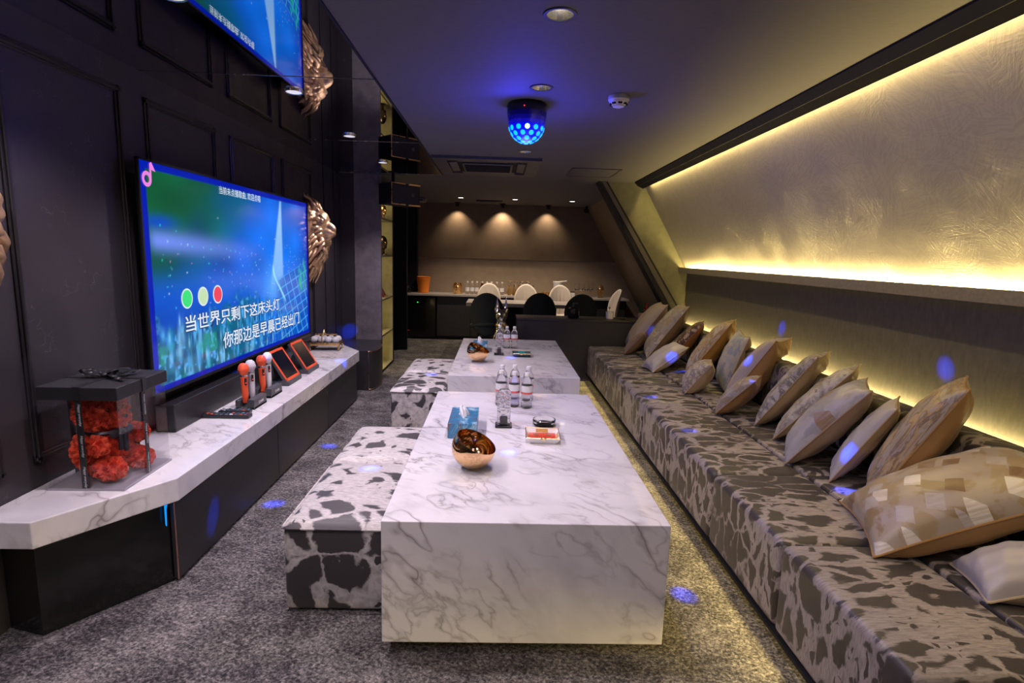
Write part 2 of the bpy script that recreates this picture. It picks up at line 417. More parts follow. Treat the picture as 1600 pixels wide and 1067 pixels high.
    m['text_edge'] = glow('lyric_edge', (0.0, 0.03, 0.16), 1.0)
build_materials()
# ------------------------------------------------------------------ the large lights' helper
def strip_light(parent, name, c, length, width, d, power, color, spread=None):
    """long area lamp lying along Y, shining towards d"""
    d = Vector(d).normalized(); z = -d; y = Vector((0, 1, 0)); x = y.cross(z).normalized()
    l = bpy.data.lights.new(name, 'AREA'); l.shape = 'RECTANGLE'; l.size = width; l.size_y = length; l.energy = power; l.color = color
    if spread: l.spread = spread
    o = bpy.data.objects.new(name, l); COL.objects.link(o)
    m = Matrix.Identity(4)
    for i in range(3): m[i][0] = x[i]; m[i][1] = y[i]; m[i][2] = z[i]; m[i][3] = c[i]
    o.matrix_world = m
    if parent is not None:
        o.parent = parent; o.matrix_parent_inverse = parent.matrix_world.inverted() if parent.matrix_world != Matrix.Identity(4) else Matrix.Identity(4)
    return o
# ------------------------------------------------------------------ structure
Y0 = -1.6
b = MB(); b.box((0.3, 4.0, -0.05), (6.4, 12.0, 0.1)); struct('floor', b, MAT['carpet'], smooth=False)
HOLES = [(0.19, y) for y in (-0.5, 0.36, 1.2, 2.04, 2.88, 4.59)]
def ceiling():
    b = MB(); hx, hw, r = 0.19, 0.12, 0.047
    x0, x1, y1 = XM-0.002, 1.72, YB+0.1
    ys = [Y0-0.1]
    for _, y in HOLES: ys += [y-hw, y+hw]
    ys.append(y1)
    def q(a, c, d, e): b.face([(a, d, ZC), (a, e, ZC), (c, e, ZC), (c, d, ZC)])
    q(x0, hx-hw, Y0-0.1, y1); q(hx+hw, x1, Y0-0.1, y1)
    q(-1.95, x0, 6.075, y1)
    for a, c in zip(ys[0::2], ys[1::2]): q(hx-hw, hx+hw, a, c)
    n = 32
    for _, y in HOLES:
        ring = []
        for k in range(n):
            t = 2*PI*k/n; c, s_ = math.cos(t), math.sin(t); e = hw/max(abs(c), abs(s_))
            ring.append((b.bm.verts.new((hx+e*c, y+e*s_, ZC)), b.bm.verts.new((hx+r*c, y+r*s_, ZC)), ))
        for k in range(n):
            a, c = ring[k], ring[(k+1) % n]; b.bm.faces.new((a[0], c[0], c[1], a[1]))
    # slab above, so that no light leaks in
    b.box((0, 4.0, ZC+0.32), (4.2, 11.6, 0.06))
    struct('ceiling', b, MAT['ceiling'], smooth=False)
ceiling()
# smoked mirror tiles of the ceiling, with thin bright joints
ym = [Y0, -0.2, 1.33, 2.84, 4.375, 6.07]
for k, (a, c) in enumerate(zip(ym, ym[1:])):
    b = MB(); b.box(((XW+XM)/2, (a+c)/2, ZC+0.0), (XM-XW, c-a-0.004, 0.008)); struct('ceiling_mirror', b, MAT['mirror'], smooth=False)
for k, y in enumerate(ym[1:]):
    b = MB(); b.box(((XW+XM)/2, y, ZC-0.0045), (XM-XW, 0.004, 0.003)); struct('trim_%d' % (k+1), b, MAT['steel'], smooth=False)
b = MB(); b.box((XM, (Y0+6.07)/2, ZC-0.002), (0.010, 6.07-Y0, 0.012)); struct('trim_6', b, MAT['black'], smooth=False)
# left wall with the television
b = MB(); b.box((XW-0.06, (Y0+6.2)/2, ZC/2), (0.12, 6.2-Y0, ZC)); struct('wall_left', b, MAT['wall_dark'], smooth=False)
def frame(y0, y1, z0, z1, n):
    b = MB(); w, t = 0.034, 0.018
    for dw, dt in ((w, t*0.55), (w*0.45, t)):
        o = (w-dw)/2
        for ya, yb, za, zb in ((y0, y1, z1-w+o, z1-o), (y0, y1, z0+o, z0+w-o), (y0+o, y0+w-o, z0, z1), (y1-w+o, y1-o, z0, z1)):
            b.box((XW+dt/2, (ya+yb)/2, (za+zb)/2), (dt, yb-ya, zb-za), bev=0.003, seg=1)
    struct('trim_%d' % n, b, MAT['black_satin'], smooth=False)
for k, (a, c) in enumerate(((0.42, 1.14), (1.26, 1.90), (2.03, 2.68), (2.855, 3.535), (3.715, 4.40), (4.565, 5.27))):
    frame(a, c, 0.56, 2.105, 10+k)
b = MB()
for y in (5.62, 5.95): b.box((XW+0.004, y, ZC/2), (0.008, 0.012, ZC))
struct('trim_16', b, MAT['black_satin'], smooth=False)
# pillar panel and lit niche shelves
b = MB(); b.box((-1.675, 6.225, ZC/2), (0.15, 0.05, ZC)); struct('wall_pillar_dark', b, MAT['wall_dark'], smooth=False)
b = MB(); b.box((-1.455, 6.225, ZC/2), (0.29, 0.05, ZC), bev=0.004); struct('wall_pillar', b, MAT['stucco_dark'], smooth=False)
b = MB()
b.box((-1.78, 6.61, ZC/2), (0.06, 0.72, ZC)); b.box((-1.545, 6.985, ZC/2), (0.43, 0.03, ZC)); b.box((-1.545, 6.262, ZC/2), (0.43, 0.024, ZC))
b.box((-1.545, 6.61, 0.0135), (0.43, 0.72, 0.025))
for z in (0.425, 0.842, 1.348, 1.765, 2.12): b.box((-1.545, 6.61, z), (0.43, 0.70, 0.022))
struct('wall_niche', b, plain('niche_board', (0.30, 0.27, 0.15), 0.55, grain=0.15, gscale=12), smooth=False)
b = MB(); b.box((-1.327, 6.985, ZC/2), (0.006, 0.034, ZC)); b.box((-1.327, 6.61, 0.0135), (0.006, 0.72, 0.027)); struct('trim_17', b, MAT['black'], smooth=False)
# back room
b = MB(); b.box((-1.66, 8.2, ZC/2), (0.1, 2.4, ZC)); struct('wall_back_left', b, plain('dark_brown_panel', (0.022, 0.019, 0.019), 0.5), smooth=False)
b = MB(); b.box((-1.45, 7.9, ZC/2), (0.30, 0.05, ZC)); struct('trim_18', b, MAT['black'], smooth=False)
b = MB(); b.box((-1.48, 9.33, ZC/2), (0.24, 0.14, ZC)); struct('trim_19', b, MAT['black'], smooth=False)
b = MB(); b.box((0.6, YB+0.05, ZC/2), (4.6, 0.1, ZC)); struct('wall_back', b, MAT['back_lower'], smooth=False)
b = MB(); b.box((0.6, YB-0.012, (1.325+ZC)/2), (4.6, 0.024, ZC-1.325)); struct('wall_back_upper', b, MAT['back_upper'], smooth=False)
b = MB(); b.prism([(1.46, ZC), (2.77, -0.02), (2.95, -0.02), (1.70, ZC)], YE+0.06, YB, 'y'); struct('wall_back_slope', b, MAT['back_upper'], smooth=False)
# right side: sloping plaster, ledge, low wall, fascia
SL = 0.585
b = MB(); b.prism([(2.13, 1.268), (1.572, 2.222), (1.66, 2.26), (2.24, 1.268)], Y0, YE+0.06, 'y'); struct('wall_right_slope', b, MAT['plaster'], smooth=False)
b = MB(); b.box((2.19, (Y0+YE)/2, 0.64), (0.12, YE-Y0+0.1, 1.28)); struct('wall_right', b, MAT['wall_bronze'], smooth=False)
b = MB(); b.prism([(2.03, 1.262), (2.03, 1.321), (2.044, 1.321), (2.044, 1.274), (2.15, 1.274), (2.15, 1.262)], Y0, YE, 'y'); struct('trim_20', b, MAT['ledge'], smooth=False)
b = MB(); b.prism([(XB, ZC+0.02), (XB, ZC-0.008), (1.488, 2.180), (1.498, 2.180), (1.498, ZC+0.02)], Y0, YE-0.08, 'y'); struct('trim_21', b, MAT['black'], smooth=False)
b = MB(); b.prism([(1.490, 2.181), (1.548, 2.156), (1.552, 2.166), (1.50, 2.19)], Y0, YE-0.08, 'y'); struct('trim_22', b, MAT['fascia'], smooth=False)
b = MB(); b.prism([(1.14, ZC), (1.14, 2.17), (2.06, 0.85), (2.06, 0.0), (2.2, 0.0), (2.2, 1.27), (1.60, ZC)], YE, YE+0.06, 'y'); struct('wall_end', b, MAT['olive'], smooth=False)
b = MB(); b.prism([(1.067, ZC), (1.165, ZC), (2.19, 0.66), (2.02, 0.66)], YE-0.05, YE+0.16, 'y'); struct('pillar_leaning', b, MAT['black'], smooth=False)
b = MB(); b.prism([(1.098, ZC), (1.138, ZC), (2.15, 0.68), (2.075, 0.68)], YE-0.062, YE-0.05, 'y'); struct('trim_23', b, plain('pillar_inlay', (0.05, 0.043, 0.04), 0.6), smooth=False)
b = MB(); b.box((1.215, 6.425, 0.335), (1.97, 0.35, 0.67)); b.box((1.215, 6.425, 0.68), (1.99, 0.37, 0.024), bev=0.003); struct('wall_divider', b, plain('divider_laminate', (0.035, 0.032, 0.038), 0.45, grain=0.15), smooth=False)
# wall behind the camera and closing pieces
b = MB(); b.box((0.3, Y0-0.05, ZC/2), (4.4, 0.1, ZC)); struct('wall_front', b, MAT['wall_dark'], smooth=False)
# ------------------------------------------------------------------ led strips (things fixed to the structure)
def led(label, c, length, d, power, face, width=0.02, spread=None):
    b = MB(); b.box((0, 0, 0), face)
    o = b.build('led_strip', MAT['led'], smooth=False); o.location = c
    tag(o, label, 'light strip')
    d = Vector(d).normalized()
    l = strip_light(None, 'led_light', tuple(Vector(c)+d*0.006), length, width, d, power, C_LED, spread)
    l.parent = o; l.matrix_parent_inverse = Matrix.Translation(-Vector(c))
    return o
led('warm led strip lying in the ledge channel below the sloping pearl wall', (2.085, 2.3, 1.279), 7.7, (-0.62, 0, 0.78), P_LEDGE, (0.012, 7.7, 0.006))
led('warm led strip hidden behind the dark fascia at the top of the sloping wall', (1.560, 2.25, 2.202), 7.5, (0.30, 0, -0.95), P_COVE, (0.008, 7.5, 0.006), 0.012)
led('warm led strip behind the sofa back, washing the low bronze wall', (2.085, 3.4, 0.66), 5.5, (0.75, 0, 0.66), P_SOFABACK, (0.012, 5.5, 0.006))
led('warm led strip under the front edge of the sofa, lighting the carpet', (1.078, 3.5, 0.043), 5.2, (-1, 0, 0.0), P_SOFAFLOOR, (0.006, 5.2, 0.012), 0.012, math.radians(75))
# ------------------------------------------------------------------ ceiling lamps
def downlight(x, y, label, power, color, on, size=0.055, angle=115, can=True, group=None):
    t = thing('downlight', label, 'ceiling light', (x, y, ZC), group=group)
    b = MB()
    if can:
        b.lathe([(0.046, 0.01), (0.047, 0.0), (0.047, -0.003), (size+0.004, -0.004), (size+0.006, 0.0)]); b.build('trim_ring', MAT['black_satin'], t)
        b = MB(); b.lathe([(0.0465, 0.0), (0.043, 0.012), (0.036, 0.034), (0.035, 0.04)]); b.build('reflector', plain('reflector', (0.7, 0.66, 0.6), 0.22, 0.9), t)
        b = MB(); b.lathe([(0.0, 0.033), (0.030, 0.033), (0.0355, 0.032)]); b.build('bulb', on, t)
        lz = 0.004
    else:
        b.lathe([(size-0.006, -0.014), (size, -0.015), (size+0.004, -0.005), (size, 0.0)]); b.build('trim_ring', MAT['steel'], t)
        b = MB(); b.lathe([(0.0, -0.0125), (size-0.006, -0.0125)]); b.build('diffuser', on, t)
        lz = -0.022
    lamp('lamp', 'SPOT', t, (0, 0, lz), power, color, spot_size=math.radians(angle), spot_blend=0.6, shadow_soft_size=0.022)
    return t
for k, (x, y) in enumerate(HOLES):
    where = ('in the paper ceiling far behind the camera', 'in the paper ceiling behind the camera', 'in the paper ceiling just out of view overhead', 'nearest the camera in the grey ceiling', 'just in front of the blue light ball', 'just behind the blue light ball')[k]
    downlight(x, y, 'round recessed ceiling spotlight ' + where, P_MAIN*(1 if y > 1.5 else 0.30), C_WARM, MAT['lamp_face'], angle=115 if y > 0.5 else 165)
for k, y in enumerate((-0.3, 0.9, 1.99, 3.08, 4.167, 5.318)):
    where = ('far behind the camera', 'above and behind the camera', 'overhead near the left lion, out of view', 'beside the reflected lion', 'in the middle of the far mirror tile', 'beside the reflected speaker')[k]
    downlight(-1.10, y, 'round flush spotlight in the mirrored ceiling, ' + where, P_MIRROR*(1 if y > 1.5 else 0.75), (1.0, 0.85, 0.96), MAT['lamp_dim'], 0.046, 120 if y > 1 else 168, False)
for k, x in enumerate((-0.583, 0.219, 1.065)):
    downlight(x, 8.32, 'small flush ceiling spotlight over the back room, ' + ('left of the three', 'middle of the three', 'right of the three')[k], P_BACK, (1.0, 0.80, 0.60), MAT['lamp_face'], 0.045, 110, False)
for k, x in enumerate((-0.70, 0.04, 0.79)):
    t = thing('wall_washer', 'small black ceiling spot against the back wall, ' + ('left of the three', 'middle of the three', 'right of the three')[k], 'spotlight', (x, 9.20, ZC))
    b = MB(); b.cyl((0, 0, 0), (0, 0, -0.012), 0.05); b.build('base', MAT['black'], t)
    b = MB(); b.cyl((0, 0.0, -0.012), (0, 0.02, -0.055), 0.03); b.build('head', MAT['black'], t)
    lamp('lamp', 'SPOT', t, (0, 0.025, -0.065), P_SPOT*(0.8, 1.5, 0.8)[k], (1.0, 0.76, 0.50), (math.radians(20), 0, 0), spot_size=math.radians(100), spot_blend=0.9, shadow_soft_size=0.02)
# niche lamps
for k, z in enumerate((0.40, 0.82, 1.325, 1.745, 2.10)):
    t = thing('shelf_light', 'slim warm light under the ' + ('lowest', 'second', 'third', 'fourth', 'topmost')[k] + ' niche shelf by the grey pillar', 'shelf light', (-1.50, 6.42, z))
    b = MB(); b.box((0, 0, 0), (0.30, 0.02, 0.010)); b.build('housing', MAT['led'], t, smooth=False)
    lamp('lamp', 'AREA', t, (0.0, 0.02, -0.012), P_NICHE, (1.0, 0.80, 0.36), (math.radians(30), 0, 0), shape='RECTANGLE', size=0.3, size_y=0.02)
# ------------------------------------------------------------------ disco light ball
def disco():
    c = Vector((0.135, 3.19, ZC))
    t = thing('disco_light', 'black ceiling effect light with glowing blue lens dots', 'disco light', c)
    b = MB(); b.lathe([(0.0, 0.0), (0.105, 0.0), (0.112, -0.015), (0.110, -0.050), (0.0, -0.050)], n=40); b.build('housing', MAT['black_satin'], t)
    for z0, z1, r0, r1, pw in ((-0.050, -0.075, 0.110, 0.107, 0.05), (-0.075, -0.096, 0.107, 0.103, 0.16), (-0.096, -0.115, 0.103, 0.099, 0.42)):
        b = MB(); b.lathe([(r0, z0), (r1, z1)], n=40); b.build('shell_ring', plain('shell_painted_glow', (0.004, 0.005, 0.05), 0.25, emit=(0.01, 0.005, 1.0), power=pw), t)  # lens glow on the black housing, painted as emission stepped ring by ring
    R = 0.098; cz = -0.112
    b = MB(); b.lathe([(R*math.cos(a), cz-R*math.sin(a)*0.98) for a in [k*PI/2/12 for k in range(12)]] + [(0, cz-R*0.98)], n=40); b.build('dome', plain('blue_dome', (0.01, 0.012, 0.20), 0.3, emit=(0.0, 0.0, 1.0), power=0.8), t)
    ring_mat = glow('lens_blue', (0.0, 0.42, 1.0), 1.6); hot = glow('lens_white', (0.45, 0.9, 1.0), 2.2)
    k0 = 0
    for el, n in ((14, 12), (33, 11), (52, 8), (70, 5), (88, 1)):
        for k in range(n):
            az = 2*PI*(k+0.5*(k0 % 2))/n - PI/2; e = math.radians(el)
            d = Vector((math.cos(az)*math.cos(e), math.sin(az)*math.cos(e), -math.sin(e)))
            p = Vector((0, 0, cz)) + Vector((d.x*R, d.y*R, d.z*R*0.98))
            mt = Matrix.Translation(p) @ d.to_track_quat('Z', 'Y').to_matrix().to_4x4()
            b = MB(); b.lathe([(0.0, 0.0035), (0.010, 0.003), (0.0135, 0.001), (0.014, -0.003)], n=16, mtx=mt)
            b.build('lens', hot if (k0 == 0 and k == 0) else ring_mat, t)
        k0 += 1
    b = MB(); b.ell((-0.02, -0.112, -0.035), 0.004, u=8, v=6); b.build('power_light', MAT['red_led'], t)
    lamp('lamp', 'POINT', t, (0, 0, -0.27), P_BALL, C_BLUE, shadow_soft_size=0.07)
    lamp('lamp', 'SPOT', t, (-0.06, -0.16, -0.14), 3.6, C_BLUE, Vector((-0.25, -0.45, 0.30)).to_track_quat('-Z', 'Y').to_euler(), spot_size=math.radians(150), spot_blend=1.0, shadow_soft_size=0.04)
    beams = [(0.82, 2.11, 0.0), (0.07, 2.41, 0.51), (0.12, 3.33, 0.62), (-0.58, 2.49, 0.39), (-1.21, 2.89, 0.0), (-1.28, 2.46, 0.19),
             (-0.54, 4.55, 0.39), (-1.68, 6.2, 0.49), (1.58, 2.27, 0.41), (1.15, 3.11, 0.41), (1.14, 3.88, 0.40), (1.60, 5.63, 0.71), (1.65, 2.31, 0.51),
             (1.75, 3.67, 0.72), (1.65, 3.34, 0.67), (2.13, 4.02, 0.92), (2.13, 2.50, 0.93), (-1.79, 3.52, 0.47), (-1.31, 4.63, 0.47), (1.60, 4.78, 0.50), (0.13, 4.76, 0.51), (-1.19, 3.82, 0.0)]
    for q in beams:
        d = Vector(q) - (c + Vector((0, 0, cz))); L = d.length; d.normalize()
        p = Vector((0, 0, cz)) + d*(R+0.012)
        lamp('beam_lamp', 'SPOT', t, p, P_BEAM*max(0.8, L*L*0.5), (0.01, 0.06, 1.0), d.to_track_quat('-Z', 'Y').to_euler(), spot_size=math.radians(3.0), spot_blend=1.0, shadow_soft_size=0.008)
    # wide faint beam on the slope
    d = Vector((1.9, 3.33, 1.86)) - (c + Vector((0, 0, cz)))
    lamp('beam_lamp', 'SPOT', t, Vector((0, 0, cz)) + d.normalized()*(R+0.012), 9, C_BLUE, d.to_track_quat('-Z', 'Y').to_euler(), spot_size=math.radians(50), spot_blend=1.0, shadow_soft_size=0.02)
disco()
# ================================================================== LEFT SIDE
TC = 0.465
# ------------------------------------------------------------------ low media cabinet
def cabinet():
    t = thing('media_cabinet', 'long low black cabinet with thick white marble top under the television', 'cabinet', (0, 0, 0))
    b = MB(); b.prism([(XW+0.001, 1.76), (-1.55, 1.76), (-1.283, 2.146), (-1.297, 5.138), (-1.52, 5.44), (XW+0.001, 5.44)], 0.367, TC, 'z', bev=0.004); b.build('marble_top', MAT['marble'], t, smooth=False)
    b = MB(); b.prism([(XW+0.002, 1.86), (-1.60, 1.82), (-1.335, 2.165), (-1.345, 5.09), (-1.53, 5.36), (XW+0.002, 5.36)], 0.0, 0.366, 'z'); b.build('body', MAT['black_gloss'], t, smooth=False)
    ya = [2.155, 3.22, 4.20, 5.085]
    for a, c in zip(ya, ya[1:]):
        b = MB(); b.box((-1.319, (a+c)/2, 0.187), (0.022, c-a-0.006, 0.345), bev=0.002, seg=1)
        b.build('door', MAT['door_dark'], t, smooth=False)
    b = MB(); b.box((-1.3085, 2.153, 0.187), (0.004, 0.004, 0.345)); b.build('edge_trim', MAT['rose_gold'], t, smooth=False)
    b = MB(); b.prism([(2.130, 0.270), (2.134, 0.262), (2.138, 0.335), (2.147, 0.352), (2.147, 0.362), (2.130, 0.352)], -1.334, -1.330, 'x'); lab(b.build('blue_bar', MAT['blue_glow'], t, smooth=False), 'short blue glowing bar at the cabinet corner')  # small emissive blue sliver at the near cabinet corner
cabinet()
# ------------------------------------------------------------------ round cornered plinth
def plinth():
    t = thing('corner_plinth', 'dark rounded plinth with thin gold edging in front of the grey pillar', 'plinth', (0, 0, 0))
    def outline(g):
        p = [(XW+0.002, 5.455-g), (-1.285, 5.455-g)]
        for k in range(1, 15):
            a = -PI/2 + k*(PI*0.86)/14; p.append((-1.285+(0.062+g)*math.cos(a), 5.71+(0.255+g)*math.sin(a)))
        p += [(-1.30+g, 6.05), (-1.30+g, 6.19), (XW+0.002, 6.19)]
        return p
    b = MB(); b.prism(outline(0), 0.0, 0.395, 'z'); b.build('body', MAT['door_dark'], t, angle=30)
    b = MB(); b.prism(outline(0.002), 0.395, 0.407, 'z'); b.build('top', plain('plinth_top', (0.03, 0.028, 0.034), 0.3), t, angle=30)
    b = MB(); o = outline(0.003)[1:-1]
    b.tube([(x, y, 0.401) for x, y in o], 0.0045, 6); b.tube([(x, y, 0.012) for x, y in o], 0.004, 6); b.tube([(-1.285, 5.452, 0.01), (-1.285, 5.452, 0.40)], 0.004, 6)
    b.build('gold_edge', MAT['rose_gold'], t)
plinth()
# ------------------------------------------------------------------ television
def screen_colors(nu, nv):
    """the concert picture shown on the screen, as linear colours"""
    rng = np.random.default_rng(5)
    u, v = np.meshgrid(np.linspace(0, 1, nu), np.linspace(0, 1, nv)); v = 1-v     # v=0 at the top
    def nz(sx, sy, seed):
        r = np.random.default_rng(seed).random((sy+2, sx+2)); X = u*sx; Y = v*sy
        i = X.astype(int); j = Y.astype(int); fx = X-i; fy = Y-j; fx = fx*fx*(3-2*fx); fy = fy*fy*(3-2*fy)
        return (r[j, i]*(1-fx)+r[j, i+1]*fx)*(1-fy)+(r[j+1, i]*(1-fx)+r[j+1, i+1]*fx)*fy
    def sm(a, lo, hi): t = np.clip((a-lo)/(hi-lo), 0, 1); return t*t*(3-2*t)
    def mixc(A, c, f): return A*(1-f[..., None]) + np.array(c)*f[..., None]
    n1 = nz(6, 4, 1)*0.6+nz(14, 9, 2)*0.4; n2 = nz(40, 24, 3); n3 = nz(110, 60, 4)
    A = np.zeros((nv, nu, 3)) + np.array([0.004, 0.06, 0.46])
    A = mixc(A, (0.004, 0.105, 0.035), sm(0.62-u*0.95-v*0.45+n1*0.35, 0.15, 0.5)*sm(0.58-v, -0.02, 0.15))
    A = mixc(A, (0.0, 0.20, 1.0), np.exp(-(((u-0.74)/0.30)**2+((v-0.45)/0.50)**2))*0.98)
    A = A*(0.72+0.56*nz(9, 7, 12))[..., None]
    A = mixc(A, (0.0, 0.03, 0.42), sm(u, 0.86, 1.0)*0.6*sm(0.8-v, 0, 0.3))
    A = mixc(A, (0.01, 0.15, 0.80), np.exp(-(((u-0.30)/0.3)**2+((v-0.56)/0.11)**2))*0.55)
    # hazy beam from the left
    mid = 0.325+0.10*u; wd = 0.045+0.02*u
    A = mixc(A, (0.17, 0.28, 0.95), np.exp(-((v-mid)/wd)**2)*np.clip(1.15-u/0.55, 0, 1)*0.95*sm(u, 0.0, 0.05))
    A = mixc(A, (0.0, 0.05, 0.75), np.exp(-(((u-0.06)/0.06)**2+((v-0.25)/0.03)**2))*0.7)
    # crowd in the lower half
    cr = sm(v+n2*0.14-0.06*np.sin(u*9), 0.70, 0.86)
    A = mixc(A, (0.006, 0.15, 0.12), cr*(1-sm(u, 0.35, 0.75))*0.7)
    A = mixc(A, (0.08, 0.42, 0.95), cr*sm(n3*0.55+nz(60, 14, 6)*0.55, 0.62, 0.78)*(1-sm(u, 0.72, 0.9))*0.85)
    A = mixc(A, (0.0, 0.04, 0.18), cr*sm(nz(80, 22, 8), 0.66, 0.8)*0.55)
    A = mixc(A, (0.02, 0.40, 0.22), cr*sm(nz(26, 16, 9), 0.66, 0.85)*(1-sm(u, 0.2, 0.6))*0.6)
    # vertical spotlight
    t = np.clip((v-0.02)/0.62, 0, 1); c0 = 0.745-0.055*t; hw = 0.006+0.055*t
    A = mixc(A, (0.45, 0.78, 1.0), sm(hw-np.abs(u-c0), -0.006, 0.012)*sm(0.66-v, 0, 0.16)*(0.75-0.35*t))
    A = mixc(A, (0.12, 0.50, 1.0), np.exp(-(((u-0.66)/0.07)**2+((v-0.60)/0.12)**2))*0.5)
    # stage grid on the right
    st = sm(v-(0.86-0.42*u)*0.96, 0.0, 0.03)*sm(u, 0.66, 0.72)
    A = mixc(A, (0.0, 0.09, 0.50), st*0.6)
    for k in range(9):
        l = np.abs((v-0.56)-(k*0.07)+(u-0.7)*0.42); A = mixc(A, (0.10, 0.52, 1.0), st*np.exp(-(l/0.004)**2)*0.75)
        l = np.abs((u-0.66-k*0.055)-(v-0.6)*0.28); A = mixc(A, (0.10, 0.52, 1.0), st*np.exp(-(l/0.003)**2)*0.7)
    # performer strip of light
    l = np.abs(u-0.665-0.10*sm(v, 0.48, 0.75)); A = mixc(A, (0.4, 0.9, 1.0), np.exp(-(l/0.006)**2)*sm(v, 0.44, 0.5)*sm(0.74-v, 0, 0.06)*0.8)
    # sparkles
    def dot(pu, pv, ru, rv, col, f):
        nonlocal A
        i0, i1 = max(0, int((pu-3*ru)*nu)), min(nu, int((pu+3*ru)*nu)+2); j0, j1 = max(0, int((1-pv-3*rv)*nv)), min(nv, int((1-pv+3*rv)*nv)+2)
        if i1 <= i0 or j1 <= j0: return
        uu, vv = u[j0:j1, i0:i1], v[j0:j1, i0:i1]
        g = np.exp(-(((uu-pu)/ru)**2+((vv-pv)/rv)**2))*f; A[j0:j1, i0:i1] = A[j0:j1, i0:i1]*(1-g[..., None])+np.array(col)*g[..., None]
    for k in range(150):
        pu, pv = rng.uniform(0.06, 0.97), np.clip(rng.normal(0.46, 0.10), 0.1, 0.72)
        dot(pu, pv, rng.uniform(0.0012, 0.003), rng.uniform(0.002, 0.005), [(0.3, 0.75, 1.0), (0.05, 0.55, 1.0), (0.6, 0.9, 1.0), (0.0, 0.85, 0.6), (0.7, 0.3, 0.6)][rng.integers(5)], rng.uniform(0.4, 1))
    for k in range(46):
        dot(rng.uniform(0.04, 0.6), rng.uniform(0.74, 0.98), rng.uniform(0.005, 0.012), rng.uniform(0.02, 0.06), [(0.10, 0.50, 0.95), (0.22, 0.55, 0.85), (0.02, 0.35, 0.85)][rng.integers(3)], rng.uniform(0.35, 0.8))
    for k in range(150):
        pu, pv = rng.uniform(0.06, 0.85), rng.uniform(0.70, 0.97); dot(pu, pv, rng.uniform(0.0015, 0.004), rng.uniform(0.012, 0.035), [(0.25, 0.65, 1.0), (0.10, 0.50, 1.0), (0.0, 0.02, 0.10), (0.02, 0.10, 0.06)][rng.integers(4)], rng.uniform(0.5, 0.95))
    for k in range(14):
        dot(rng.uniform(0.89, 0.98), rng.uniform(0.42, 0.66), 0.008, rng.uniform(0.015, 0.04), (0.0, 0.50, 0.30), 0.75)
    # plain blue margin
    edge = np.maximum.reduce([0.022-u, u-0.982, (0.030-v), v-0.975]); A = mixc(A, (0.0, 0.012, 0.42), sm(edge, -0.001, 0.001))
    return A
